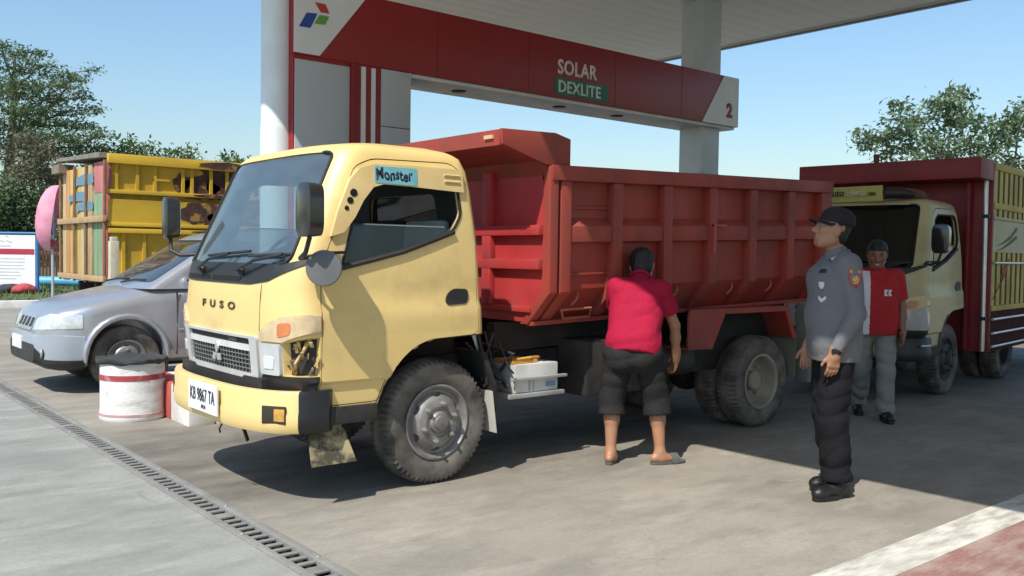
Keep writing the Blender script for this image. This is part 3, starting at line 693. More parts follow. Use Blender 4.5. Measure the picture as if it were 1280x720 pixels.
# mirrors on arms
def mirror(sg, rect_only=False):
    def S(x, yv, z): return (x, YC+sg*yv, z)
    MX, MY, MW = (2.285, 1.005, .082) if sg < 0 else (2.25, 1.02, .055)
    mb = MB().tube([S(2.40, .82, 1.43), S(2.28, .91, 1.42), S(MX-.01, .98, 1.45), S(MX, MY, 1.53), S(MX, MY, 1.58)], .014, 8)
    mr = mb.build('mirror_arm', M_BLK, tr, smooth=60)
    rings = []
    for (yo, sc, xo) in ((-.03, .9, -.045), (-.01, 1, -.04), (0, 1.0, .0), (0, .96, .045)):
        rings.append([S(MX+xo, MY+a*MW*sc, 1.68+b*.145*sc) for a, b in rounded([(-1, -1), (1, -1), (1, 1), (-1, 1)], .6, 5)])
    hs = MB().loft(rings).build('mirror_housing', mat('mirror_chrome_black', (.022, .022, .022), .22, .0, coat=.6, dirt=.3, dcol=(.12, .11, .10)), mr, smooth=45)
    MB().prism(rounded([(YC+sg*MY-.06, 1.555), (YC+sg*MY+.06, 1.555), (YC+sg*MY+.06, 1.805), (YC+sg*MY-.06, 1.805)], .03, 3), 0, MX+.046, MX+.049).build('mirror_glass', mat('mirror_silver', (.7, .72, .74), .05, 1), mr)
    return mr
mn = mirror(-1); mf = mirror(1)
# far mirror seen edge-on, near round blind-spot mirror
rm_ = MB().tube([(2.37, YC-.84, 1.40), (2.36, YC-.93, 1.375), (2.37, YC-.985, 1.37)], .008, 6).build('round_mirror_arm', M_BLK, tr, smooth=60)
nrm = Vector((-.62, -.75, .1)).normalized(); ax = Vector((0, 0, 1)).rotation_difference(nrm).to_matrix()
mb = MB().lathe([(.005, -.05), (.05, -.045), (.092, -.018), (.100, .0), (.096, .008), (.005, .012)], (0, 0, 0), 2, 32)
mb.v = [tuple(Vector((2.375, YC-1.0, 1.368))+ax @ Vector(q)) for q in mb.v]
mb.build('round_mirror', mat('mirror_back_grey', (.10, .10, .10), .45, dirt=.3, dcol=(.2, .19, .18)), rm_, smooth=35)
# rain visor over the door window with teal lettered sticker
near_door = [o for o in tr.children if o.name.startswith('door') and not o.name.startswith('door_h')][0]
VIS = [(2.50, 1.545), (2.555, 1.70), (2.635, 1.875), (2.70, 1.945), (2.80, 1.978), (3.05, 1.988), (3.40, 1.99), (3.445, 1.97), (3.45, 1.845), (3.30, 1.85), (3.05, 1.86), (2.86, 1.862), (2.79, 1.84), (2.72, 1.76), (2.66, 1.66), (2.585, 1.57)]
vm = boolean(boolean(cab_solid(.022), cab_solid(.002)), side_cut(VIS, True), 'INTERSECT')
finish(vm, 'rain_visor', mat('visor_cream', (.68, .50, .22), .4, coat=.2, dirt=.2, dcol=(.5, .36, .16)), near_door, smooth=40)
def on_side(x, z, off=0): return Vector((x, YC-(interp(z, W_T)+off), z))
st = rounded([(2.80, 1.868), (3.10, 1.866), (3.10, 1.970), (2.80, 1.968)], .012, 3)
sm = boolean(boolean(cab_solid(.0245), cab_solid(.018)), side_cut(st, True), 'INTERSECT'); finish(sm, 'sticker', mat('sticker_teal', (.15, .42, .47), .4, var=.2, vscale=9), near_door, smooth=40)
t = text_mesh('Monster', .070, .002, .035, width=.78, space=1.05)
for v in t.vertices:
    x = 2.805+v.co.x; v.co = on_side(x, 1.888+v.co.y+.006*math.sin(x*60), .0235+v.co.z)
finish(t, 'sticker_lettering', mat('sticker_ink', (.01, .012, .03), .5), near_door)
for (x, z, r_) in ((2.655, 1.80, .022), (2.63, 1.755, .019), (2.605, 1.71, .013)):
    q = on_side(x, z, .022); MB().lathe([(.0, -.004), (r_, -.004), (r_*1.1, .001)], q, 1, 16).build('visor_hole', MATS['slot_black'], near_door)
for z in (1.945, 1.905):
    MB().tube([on_side(3.30, z, .024), on_side(3.42, z, .024)], .008, 6).build('visor_rib', MATS['visor_cream'], near_door, smooth=60)
# sill, step flap, flap behind the front wheel
SB = MATS['chassis_black']
for yy in (YC-.845, YC+.60): MB().box((2.445, yy-.012 if yy < YC else yy, .468), (2.812, yy+.245 if yy < YC else yy+.257, .570)).build('sill', SB, tr, bevel=.008)
fl = MB().loft([[(x0, YC-.80+o_, z), (x1, YC-.80+o_, z), (x1, YC-.79+o_, z), (x0, YC-.79+o_, z)] for x0, x1, z, o_ in ((2.47, 2.60, .53, 0), (2.47, 2.605, .44, .0), (2.40, 2.62, .42, -.01), (2.385, 2.64, .35, -.03), (2.385, 2.67, .245, -.06))])
fl.build('step_flap', mat('flap_dirty', (.36, .30, .16), .7, var=.2, dirt=.9, dcol=(.04, .035, .03), dscale=7, dlo=.42, dhi=.55), tr, smooth=50)
MB().loft([[(x0, YC-.83, z), (x1, YC-.80, z), (x1, YC-.55, z), (x0, YC-.55, z)] for x0, x1, z in ((3.70, 3.712, .56), (3.74, 3.755, .28))]).build('mud_flap', mat('flap_white', (.50, .48, .42), .8, dirt=.6, dcol=(.2, .17, .13)), tr)
MB().loft([[(3.62, YC-.80, .82), (3.66, YC-.80, .82), (3.66, YC-.5, .82), (3.62, YC-.5, .82)], [(3.70, YC-.83, .60), (3.735, YC-.83, .60), (3.735, YC-.5, .60), (3.70, YC-.5, .60)], [(3.73, YC-.82, .42), (3.75, YC-.82, .42), (3.75, YC-.6, .42), (3.73, YC-.6, .42)]]).build('wheel_guard', SB, tr)
# inner wheel arch
MB().loft([[(x, YC-.84, z), (x, YC-.30, z), (x+.01, YC-.30, z+.012), (x+.01, YC-.84, z+.012)] for x, z in ((2.80, .56), (2.87, .70), (2.97, .82), (3.10, .90), (3.25, .925), (3.60, .94))]).build('arch_liner', M_INT, tr)
MB().loft([[(x, YC+.30, z), (x, YC+.84, z), (x+.01, YC+.84, z+.012), (x+.01, YC+.30, z+.012)] for x, z in ((2.80, .56), (2.87, .70), (2.97, .82), (3.10, .90), (3.25, .925), (3.60, .94))]).build('arch_liner', M_INT, tr)
# chassis, axles, tank, battery
ch = MB()
for yy in (YC-.36, YC+.36): ch.box((2.5, yy-.03, .56), (7.5, yy+.03, .76))
for x in (3.9, 4.8, 5.7, 6.6, 7.4): ch.box((x-.04, YC-.36, .60), (x+.04, YC+.36, .72))
ch.box((2.7, YC-.32, .42), (3.75, YC+.32, .92))
ch.tube([(3.30, YC-.7, .40), (3.30, YC+.7, .40)], .05, 10).tube([(6.68, YC-.7, .40), (6.68, YC+.7, .40)], .07, 10).ball((6.68, YC, .40), .18)
ch.tube([(3.8, YC, .58), (6.6, YC, .42)], .05, 8)
for yy in (YC-.42, YC+.42): ch.bar((6.1, yy, .52), (7.3, yy, .52), .07, .07).bar((2.8, yy, .50), (3.85, yy, .50), .07, .06)
ch.build('chassis', SB, tr, smooth=40)
MB().box((4.1, YC+.42, .34), (5.9, YC+.84, .93)).build('underbed_light_block', SB, tr, bevel=.02)  # unseen box added to block far-side light under the bed
MB().box((5.0, YC-.30, .36), (5.5, YC+.30, .60)).build('exhaust_box', SB, tr, bevel=.03)  # exhaust box added to keep light out below the bed
MB().box((4.65, YC-.74, .42), (5.45, YC-.40, .84)).build('fuel_tank', mat('tank_dark', (.03, .028, .026), .6, dirt=.5, dcol=(.10, .09, .07)), tr, bevel=.04)
MB().tube([(5.50, YC-.55, .62), (5.95, YC-.55, .62)], .14, 20).build('air_tank', MATS['tank_dark'], tr, bevel=.01)
MB().tube([(5.30, YC-.74, .78), (5.30, YC-.80, .70), (5.30, YC-.80, .56)], .018, 8).build('fuel_pipe', SB, tr, smooth=60)
bt = MB().box((4.00, YC-.70, .50), (4.40, YC-.44, .70)).build('battery', mat('battery_white', (.56, .56, .54), .5, var=.1, dirt=.5, dcol=(.2, .18, .15)), tr, bevel=.012)
MB().box((3.93, YC-.73, .47), (4.44, YC-.42, .499)).box((3.95, YC-.735, .592), (4.46, YC-.705, .612)).build('battery_tray', mat('tray_steel', (.42, .42, .40), .5, .3, dirt=.5), bt, bevel=.003)
MB().box((4.00, YC-.68, .701), (4.22, YC-.46, .725)).tube([(4.02, YC-.67, .73), (4.15, YC-.68, .74), (4.3, YC-.6, .73)], .012, 6).build('battery_cover', mat('battery_orange', (.60, .30, .06), .5), bt)
MB().box((4.28, YC-.7035, .53), (4.37, YC-.699, .565)).build('battery_print', mat('print_blue', (.18, .27, .45), .5), bt)
MB().box((4.12, YC-.7035, .50), (4.14, YC-.699, .59)).box((4.16, YC-.7035, .50), (4.175, YC-.699, .59)).build('battery_rib', MATS['tray_steel'], bt)
rc = random.Random(11)
for i in range(9):
    x0 = rc.uniform(3.66, 3.95); mbp = [(x0, YC-rc.uniform(.45, .75), rc.uniform(.80, .95)), (x0+rc.uniform(-.05, .1), YC-rc.uniform(.6, .78), rc.uniform(.60, .78)), (x0+rc.uniform(0, .15), YC-rc.uniform(.5, .75), rc.uniform(.50, .65))]
    MB().tube(mbp, rc.choice((.008, .012, .016)), 6).build('hose', M_BLK, tr, smooth=60)
MB().bar((3.64, YC-.70, .93), (3.72, YC-.72, .72), .012, .04).build('bracket', M_GREY, tr)
# wheels
w_f = make_wheel(tr, (3.30, YC-.68, .393)); make_wheel(tr, (3.30, YC+.68, .393), out=1)
for sg in (-1, 1):
    make_wheel(tr, (6.68, YC+sg*.735, .393), out=sg, dish=True, rim_m=M_RIMD)
    make_wheel(tr, (6.68, YC+sg*.49, .393), out=sg, dish=True, rim_m=M_RIMD)

# ---------------------------------------------------------------- tipper body
def tilt(c): return (c.x, c.y, c.z+.030*(c.x-4.15))
M_DMP = mat('tipper_red', (.31, .044, .028), .55, var=.2, vscale=1.6, dirt=.75, dcol=(.15, .055, .04), dscale=2.6, dlo=.44, dhi=.72, chips=.29, chipcol=(.085, .045, .035), chipscale=11, stretch=(1, 1, .55), bump=.5, bscale=4)  # darker copy of the tipper red, shade put into the colour
M_DMP2 = mat('tipper_red_sunlit', (.40, .035, .035), .5, var=.18, vscale=2.5, dirt=.5, dcol=(.22, .06, .05), dscale=3, chips=.27, chipcol=(.10, .05, .04), chipscale=15)  # brighter copy paints sunlight into the front wall
YN, YF = YC-.90, YC+.90          # outer rib faces
X0, X1 = 4.13, 7.60
db = MB().box((X0+.02, YC-.64, .985), (X1-.02, YC+.64, 1.03)).build('dump_body', M_DMP, tr, fn=tilt)
for sg in (-1, 1):
    yo = YC+sg*.825
    MB().prism([(yo, 2.05), (yo, 1.215), (YC+sg*.64, .99), (YC+sg*.63, 1.02), (yo-sg*.025, 1.225), (yo-sg*.025, 2.05)], 0, X0+.01, X1-.01).build('side_panel', M_DMP, db, fn=tilt)
    MB().box((X0+.0, min(YC+sg*.80, YC+sg*.915), 1.965), (X1+.01, max(YC+sg*.80, YC+sg*.915), 2.068)).build('top_rail', M_DMP, db, bevel=.006, fn=tilt)
    ribs = [4.22, 4.735, 5.285, 5.835, 6.37, 6.92, 7.44]
    for i, x in enumerate(ribs):
        wdt = .095 if i < 6 else .16
        MB().prism([(YC+sg*.903, 1.962), (YC+sg*.903, 1.20), (YC+sg*.70, .995), (YC+sg*.640, 1.0), (YC+sg*.823, 1.215), (YC+sg*.823, 1.962)], 0, x, x+wdt).build('rib', M_DMP, db, bevel=.005, fn=tilt)
    for i, x in enumerate(ribs[:-1]):
        xa, xb = x+.097, ribs[i+1]-.002
        MB().prism([(YC+sg*.893, 1.545), (YC+sg*.893, 1.655), (YC+sg*.824, 1.715), (YC+sg*.824, 1.535)], 0, xa, xb).build('mid_rail', M_DMP, db, bevel=.004, fn=tilt)
    for z in (1.785, 1.32): MB().bar((ribs[0]+.095, YC+sg*.834, z), (ribs[1], YC+sg*.834, z), .022, .014).build('weld_bar', M_DMP, db, fn=tilt)
    MB().box((X0, min(YC+sg*.655, YC+sg*.72), .965), (X1, max(YC+sg*.655, YC+sg*.72), .995)).build('lower_rail', M_DMP, db, bevel=.004, fn=tilt)
    for x in (4.42, 4.9, 5.5, 6.2, 6.75):
        pts = [Vector((x+.06*t, YC+sg*(.80+.03*math.sin(t*3.1)), 1.10+.09*t)) for t in (0, .35, .7, 1)]
        MB().tube(pts, .007, 6).build('rope_hook', mat('hook_worn', (.40, .14, .09), .5), db, fn=tilt)
    # latch on a middle rib
    MB().box((5.86, min(YC+sg*.903, YC+sg*.925), 1.44), (5.885, max(YC+sg*.903, YC+sg*.925), 1.68)).box((5.86, min(YC+sg*.903, YC+sg*.92), 1.655), (6.03, max(YC+sg*.903, YC+sg*.92), 1.67)).build('latch', mat('latch_red', (.42, .07, .045), .5), db, fn=tilt)
    # step frame under the front bay
    a = [(4.33, YC+sg*.80, 1.07), (4.62, YC+sg*.80, 1.07), (4.68, YC+sg*.72, 1.0), (4.42, YC+sg*.72, 1.0), (4.33, YC+sg*.80, 1.07)]
    MB().tube(a, .009, 6).build('step_frame', MATS['hook_worn'], db, fn=tilt)
# front wall with rails and posts, corner post, visor over the cab
fw_ = MB().prism([(YC-.86, 2.06), (YC-.86, 1.20), (YC-.65, .99), (YC+.65, .99), (YC+.86, 1.20), (YC+.86, 2.06)], 0, X0, X0+.035).build('front_wall', M_DMP2, db, fn=tilt)
for z0, z1, d_ in ((1.595, 1.665, .05), (1.36, 1.43, .05), (1.06, 1.10, .03)):
    MB().box((X0-d_, YC-.83 if z0 > 1.2 else YC-.72, z0), (X0-.001, YC+.83 if z0 > 1.2 else YC+.72, z1)).build('cross_rail', M_DMP2, db, bevel=.005, fn=tilt)
for yy in (YC-.30, YC+.22):
    for z0, z1 in ((1.101, 1.359), (1.431, 1.594), (1.666, 2.05)): MB().box((X0-.048, yy, z0), (X0-.001, yy+.10, z1)).build('post', M_DMP2, db, bevel=.004, fn=tilt)
for sg in (-1, 1):
    MB().prism([(YC+sg*.905, 2.062), (YC+sg*.905, 1.20), (YC+sg*.68, .975), (YC+sg*.60, .975), (YC+sg*.83, 1.21), (YC+sg*.83, 2.062)], 0, X0-.012, X0+.060).build('corner_post', M_DMP, db, bevel=.004, fn=tilt)
    y0, y1 = sorted((YC+sg*.862, YC+sg*.888))
    MB().prism([(3.70, 2.285), (4.17, 2.285), (4.31, 2.25), (4.31, 2.069), (4.09, 2.069), (3.71, 2.185)], 1, y0, y1).build('visor_cheek', M_DMP, db, bevel=.003, fn=tilt)
MB().prism([(3.705, 2.18), (3.705, 2.282), (3.73, 2.284), (3.73, 2.215), (4.10, 2.10), (4.13, 2.0), (4.15, 2.0), (4.15, 2.12), (4.12, 2.125)], 1, YC-.860, YC+.860).build('visor', M_DMP, db, fn=tilt)
MB().box((3.69, YC-.80, 2.225), (3.706, YC-.71, 2.25)).build('marker_lamp', mat('lamp_amber', (.6, .42, .2), .3), db, fn=tilt)
# tailgate
tg = MB().prism([(YC-.86, 2.04), (YC-.86, 1.20), (YC-.65, .99), (YC+.65, .99), (YC+.86, 1.20), (YC+.86, 2.04)], 0, X1-.03, X1).build('tailgate', M_DMP, db, fn=tilt)
for yy in (YC-.5, YC-.05, YC+.4): MB().box((X1, yy, 1.0), (X1+.05, yy+.1, 2.04)).build('gate_rib', M_DMP, db, fn=tilt)
# sub frame
MB().box((4.0, YC-.46, .77), (7.55, YC-.38, .975)).box((4.0, YC+.38, .77), (7.55, YC+.46, .975)).build('subframe', SB, tr, fn=tilt)
# angular fenders over the rear wheels
for sg in (-1, 1):
    def FY(a, b): return sorted((YC+sg*a, YC+sg*b))
    y0, y1 = FY(.60, .88)
    top = MB().prism([(5.78, 1.045), (6.98, 1.045), (7.12, .76), (7.10, .755), (6.965, 1.028), (6.10, 1.028), (5.92, .72), (5.905, .735), (6.085, 1.03), (5.78, 1.03)], 1, y0, y1).build('rear_fender', M_DMP, tr)
    y0, y1 = FY(.865, .882)
    MB().prism([(5.62, 1.0), (5.62, .735), (5.92, .72), (6.10, 1.028), (6.10, 1.044), (5.64, 1.044)], 1, y0, y1).build('fender_plate', M_DMP, top)
    MB().prism([(6.10, 1.0), (6.94, 1.0), (7.06, .76), (7.12, .76), (6.98, 1.044), (6.10, 1.044)], 1, y0, y1).build('fender_lip', M_DMP, top)
    y0, y1 = FY(.585, .595)
    MB().box((5.9, y0, .50), (7.1, y1, 1.04)).build('dark_gap_plate', SB, top)  # dark plate added to black out the bright gap behind the wheels
    y0, y1 = FY(.60, .885)
    MB().box((5.62, y0, .728), (5.90, y1, .742)).build('fender_shelf', M_DMP, top)
    y0, y1 = FY(.62, .86)
    MB().box((7.13, y0, .40), (7.145, y1, .80)).build('mud_flap', mat('flap_olive', (.14, .135, .10), .8, dirt=.5), tr)
    y0, y1 = FY(.70, .84)
    MB().box((7.38, y0, .33), (7.44, y1, 1.05)).build('tail_post', mat('post_grey', (.20, .20, .175), .7, dirt=.6, dcol=(.08, .075, .06), dscale=8), tr)
# ================================================================ second truck (behind the dump truck)
t2 = thing('cargo_truck', 'cream cab stake truck with tall red headboard and yellow slatted sides', 'truck', TO)
G_DRK = glass_mat('dark_glass', (.012, .013, .013), .01, .0)  # near-black tint paints in the shade behind the cab glass
mat('cab_cream', (.52, .44, .22), .45, var=.06, dirt=.35, dcol=(.36, .29, .15), dscale=3, coat=.2)
SKIP = ('sticker', 'sticker_lettering', 'visor_hole', 'rain_visor', 'visor_rib', 'badge')
SWAP = {'cab_yellow': 'cab_cream', 'windshield_glass': 'dark_glass', 'side_glass': 'dark_glass'}
for o in CAB_PARTS:
    c_ = copy_tree(o, t2, SKIP, SWAP)
    if o is cab: c_.data = CAB_FULL; CAB_FULL.materials[0] = MATS['cab_cream']
headlight(t2, -1); headlight(t2, 1)
M_BB = mat('bumper_plain_black', (.02, .02, .021), .45)
b2 = bumper(1.0, -1.0, M_BB, 'bumper', t2)
MB().box((2.055, YC-.50, .49), (2.065, YC-.08, .63)).build('licence_plate', mat('plate_yellow', (.55, .42, .05), .5), b2)
MB().tube([bump_pt(-.75, .012)+(.60,), bump_pt(-.85, .012)+(.60,), bump_pt(-.95, .012)+(.60,)], .012, 6).build('bumper_trim', M_CHR, b2, smooth=60)
for sg in (-1, 1): MB().loft([[(x, min(YC+sg*.86, YC+sg*.83), z), (x, max(YC+sg*.86, YC+sg*.83), z), (x+.0, max(YC+sg*.86, YC+sg*.83), z+.05), (x+.0, min(YC+sg*.86, YC+sg*.83), z+.05)] for x, z in ((2.80, .50), (2.85, .66), (2.93, .78), (3.03, .865), (3.15, .915), (3.3, .93), (3.58, .945))]).build('arch_trim', mat('arch_grey', (.09, .09, .09), .6), t2)
for o in [c for c in tr.children if c.name.split('.')[0] in ('arch_liner', 'sill', 'front_crossmember')]: copy_tree(o, t2)
tmpw = [c for c in tr.children if c.name.split('.')[0] == 'wheel']
dark_r = mat('rim_dark', (.05, .05, .05), .6, .2)
for wdx, wdy in ((3.30, -.68), (3.30, .68)):
    make_wheel(t2, (wdx, YC+wdy, .393), out=-1 if wdy < 0 else 1, rim_m=dark_r)
for sg in (-1, 1):
    for dy in (.735, .49): make_wheel(t2, (5.35, YC+sg*dy, .393), out=sg, dish=True, rim_m=dark_r)
# mirror, chassis
for nm in ('mirror_arm',):
    for o in [c for c in tr.children if c.name.split('.')[0] == nm]: copy_tree(o, t2)
ch = MB()
for yy in (YC-.36, YC+.36): ch.box((2.5, yy-.03, .56), (8.2, yy+.03, .76))
for x in (3.9, 4.8, 5.7, 6.6, 7.4): ch.box((x-.04, YC-.36, .60), (x+.04, YC+.36, .72))
ch.box((2.7, YC-.32, .42), (3.75, YC+.32, .92)).box((2.9, YC-.6, .38), (3.7, YC+.6, .42))
ch.tube([(3.30, YC-.7, .40), (3.30, YC+.7, .40)], .05, 10).tube([(5.35, YC-.7, .40), (5.35, YC+.7, .40)], .07, 10).ball((5.35, YC, .40), .18)
for yy in (YC-.48, YC+.42): ch.box((3.8, yy, .76), (8.2, yy+.06, .96))
ch.build('chassis', SB, t2)
# cargo box
M_HB = mat('headboard_red', (.23, .017, .022), .5, var=.12, dirt=.3, dcol=(.12, .015, .02))
M_SL = mat('slat_yellow', (.52, .40, .07), .55, var=.15, dirt=.35, dcol=(.25, .18, .05))
M_CRE = mat('panel_cream', (.46, .42, .23), .5, var=.1)
M_MAR = mat('skirt_maroon', (.06, .010, .013), .8, var=.2, spec=.15)
BX0, BX1, BN, BF = 3.95, 8.3, YC-1.02, YC+1.06
box = MB().box((BX0+.05, BN+.05, .93), (BX1, BF-.05, .99)).build('cargo_box', M_MAR, t2)
MB().box((BX0, BN, .44), (BX0+.05, BF, 2.58)).build('headboard', M_HB, box, bevel=.006)
MB().box((BX0-.48, BN+.0, 2.37), (BX0-.001, BF, 2.60)).build('headboard_visor', M_HB, box, bevel=.012)
MB().box((BX0-.14, BN+.20, .46), (BX0-.001, BN+.24, 2.36)).build('headboard_post', M_HB, box, bevel=.01)
MB().tube([(BX0-.06, BN+.42, 2.45), (BX0-.06, BN+.12, 2.455), (BX0-.06, BN+.07, 2.42), (BX0-.06, BN+.06, 2.36), (BX0-.06, BN+.05, .45)], .026, 10).build('chrome_pipe', M_CHR, box, smooth=50)
for z in (.80, 1.95): MB().box((BX0-.09, BN+.015, z), (BX0-.001, BN+.085, z+.04)).build('pipe_clamp', M_BLK, box)
for sg in (0, 1):
    yA, yB = ((BN, BN+.03) if sg == 0 else (BF-.03, BF)); ym = (yA+yB)/2
    yo = BN-.006 if sg == 0 else BF+.006
    for z0, z1, m_ in ((2.50, 2.58, M_SL), (2.06, 2.13, M_SL), (.90, .96, M_SL), (1.94, 1.975, M_CRE)):
        MB().box((BX0+.052, yA-.008, z0), (BX1, yB+.008, z1)).build('side_rail', m_, box, bevel=.004)
    MB().box((BX0+.052, yA, 1.57), (BX1, yB, 1.935)).build('side_panel', M_CRE, box)
    x = BX0+.06; i = 0
    while x < BX1-.15:
        for z0, z1 in ((.962, 1.568), (2.132, 2.498), (1.977, 2.058)):
            MB().box((x, yA+.004, z0), (x+.12, yB-.004, z1)).build('slat', M_SL, box)
        x += .21
    MB().box((BX0+.055, yA+.012 if sg == 0 else yA-.0, .44), (BX1, yB+.0 if sg == 0 else yB-.012, .898)).build('skirt', M_MAR, box)
    MB().box((BX0+.055, ym-.001, .965), (BX1, ym+.009, 2.49)).build('inner_lining', mat('box_lining', (.05, .03, .02), .8), box)
    for z in (.50, .65, .81): MB().tube([(BX0+.02, yo-.02*(1-2*sg), z), (BX1, yo-.02*(1-2*sg), z)], .016, 8).build('chrome_rail', M_CHR, box, smooth=50)
    MB().tube([(BX0+.02, yo-.03*(1-2*sg), 1.45), (BX1, yo-.03*(1-2*sg), 1.45)], .014, 8).build('chrome_rail', M_CHR, box, smooth=50)
    for zz, rr_ in ((1.72, .10), (1.66, .06)):
        pts = [(BX0+.16, zz-.08), (BX0+.45, zz-.03), (BX0+.75, zz+.05), (BX0+1.0, zz+rr_+.06), (BX0+1.05, zz+rr_+.03), (BX0+.75, zz+.01), (BX0+.45, zz-.05)]
        MB().prism(pts, 1, yA-.004, yB+.004).build('swoosh', mat('swoosh_dark', (.07, .07, .05), .6), box)
MB().prism([(BX0+.08, 1.02), (BX0+.5, 1.28), (BX0+.42, 1.36), (BX0+.75, 1.5), (BX0+.55, 1.28)], 1, BN-.004, BN+.003).build('red_flash', mat('flash_red', (.3, .03, .025), .6), box)
MB().box((BX1-.03, BN, .93), (BX1, BF, 2.5)).build('tail_board', M_SL, box)
# visor board with lettering and rolled tarpaulin on the roof
vb = MB().box((2.40, YC-.36, 2.085), (2.425, YC+.80, 2.245)).build('visor_board', mat('visor_yellow', (.50, .44, .13), .5, var=.12), t2, fn=lambda c: (c.x+.25*(c.y-YC)**2-.12*(c.z-2.08), c.y, c.z))
def vt(body, y0, hgt, m_, sh=.25, z=2.14, wd=1.0, bold=.02):
    t = text_mesh(body, hgt, .004, bold, sh, wd)
    for v in t.vertices:
        yv = y0-v.co.x; zz = z+v.co.y; v.co = Vector((2.40+.25*(yv-YC)**2-.12*(zz-2.08)-v.co.z, yv, zz))
    finish(t, 'lettering', m_, vb)
vt('Auto', YC+.245, .075, mat('ink_black', (.01, .01, .01), .5)); vt('CENTER', YC+.005, .05, mat('ink_pale', (.6, .58, .5), .5), wd=.8); vt('2002', YC-.215, .036, MATS['ink_black'], wd=.8)
MB().tube([(2.46, YC-.38, 2.17), (2.50, YC-.5, 2.165), (2.58, YC-.64, 2.15)], [.05, .06, .03], 10).build('horn', M_BLK, t2, smooth=50)
tb = MB(); rt_ = random.Random(2)
for k, (x, yv, r_) in enumerate(((2.62, -.30, .05), (2.72, -.45, .06), (2.8, -.58, .055), (2.92, -.62, .05), (3.1, -.5, .06))):
    pass
MB().tube([(2.55, YC-.25, 2.13), (2.62, YC-.40, 2.16), (2.72, YC-.52, 2.17), (2.86, YC-.58, 2.16), (3.05, YC-.56, 2.15), (3.2, YC-.3, 2.16), (3.2, YC+.4, 2.16)], [.03, .05, .06, .055, .06, .07, .06], 10).build('tarpaulin_roll', mat('tarp_brown', (.15, .06, .05), .85, var=.3, vscale=12, bump=.8, bscale=20), t2, smooth=60)
MB().tube([(3.7, YC+.2, 2.55), (3.7, YC+.2, 2.72)], .035, 8).build('exhaust_stub', MATS['tarp_brown'], t2)
_c, _s = math.cos(rad(7.5)), math.sin(rad(7.5))
t2.rotation_euler = (0, 0, rad(7.5)); t2.location = (10.0+_s*(-.75), 4.58+_c*.75, 0)

# ================================================================ silver family van
SYC = 10.40; SO = (2.9, SYC, 0)
sv = thing('silver_van', 'silver grey family wagon parked beyond the pump island with black bumper intake', 'car', SO)
M_SIL = mat('silver_paint', (.47, .49, .52), .28, .6, var=.05, coat=.4, dirt=.25, dcol=(.34, .33, .31), dscale=2.5)
M_SIL2 = mat('silver_bumper', (.38, .42, .47), .4, .25, var=.06, coat=.3)
ZT = [(2.12, .60), (2.16, .72), (2.22, .80), (2.32, .86), (2.6, .935), (3.0, 1.02), (3.25, 1.075), (3.4, 1.085), (6.3, 1.09), (6.45, .95)]
WT = [(2.12, .50), (2.16, .60), (2.22, .68), (2.32, .745), (2.45, .785), (2.6, .805), (3.0, .82), (6.0, .82), (6.3, .80), (6.45, .72)]
BT = [(2.12, .34), (2.2, .28), (2.35, .25), (2.6, .25), (6.2, .28), (6.45, .38)]
XS = [2.12, 2.14, 2.17, 2.22, 2.27, 2.32, 2.4, 2.5, 2.6, 2.75, 2.9, 3.05, 3.2, 3.4, 3.8, 4.4, 5.0, 5.6, 6.0, 6.2, 6.3, 6.4, 6.45]
def sv_solid(off=0):
    rings = []
    for i, x in enumerate(XS):
        wv = interp(x, WT)+off; zt = interp(x, ZT)+off; zb = interp(x, BT)-off; xx = x-off if i == 0 else (x+off if i == len(XS)-1 else x)
        ring = []
        zm = (zt+zb)/2; hh = (zt-zb)/2
        for k in range(40):
            t = 2*math.pi*k/40; c_, s_ = math.cos(t), math.sin(t); e = .28
            yv = math.copysign(abs(c_)**e, c_)*wv; zz = zm+math.copysign(abs(s_)**e, s_)*hh
            tuck = 1-.05*max(0, (zz-.75))-.10*max(0, .45-zz)
            crown = .035*(1-(yv/wv)**2) if (zz > zm+hh*.8 and x < 3.3) else 0
            ring.append((xx, SYC+yv*tuck, zz+crown))
        rings.append(ring)
    return MB().loft(rings).mesh()
body = sv_solid(0)
def cylY(x, z, r, y0, y1): return MB().lathe([(r, y0), (r, y1)], (x, 0, z), 1, 40).mesh()
for x in (2.90, 5.58):
    for y0, y1 in ((SYC-1.0, SYC-.52), (SYC+.52, SYC+1.0)): body = boolean(body, cylY(x, .37, .375, y0, y1))
bo = finish(body, 'body', M_SIL, sv, smooth=30)
def sv_piece(pts, o0, o1, name, m_, parent, axis=0, a0=1.9, a1=2.52):
    me = boolean(boolean(sv_solid(o0), sv_solid(o1)), prism_mesh(pts, axis, a0, a1), 'INTERSECT'); return finish(me, name, m_, parent, smooth=35)
sv_piece([(SYC-.9, .24), (SYC+.9, .24), (SYC+.9, .56), (SYC+.75, .60), (SYC-.75, .60), (SYC-.9, .56)], .02, -.02, 'bumper', M_SIL2, sv, a1=2.50)
sv_piece([(SYC-.9, .22), (SYC+.9, .22), (SYC+.9, .34), (SYC+.62, .36), (SYC+.50, .50), (SYC-.50, .50), (SYC-.62, .36), (SYC-.9, .34)], .028, -.02, 'bumper_intake', M_BLK, sv, a1=2.50)
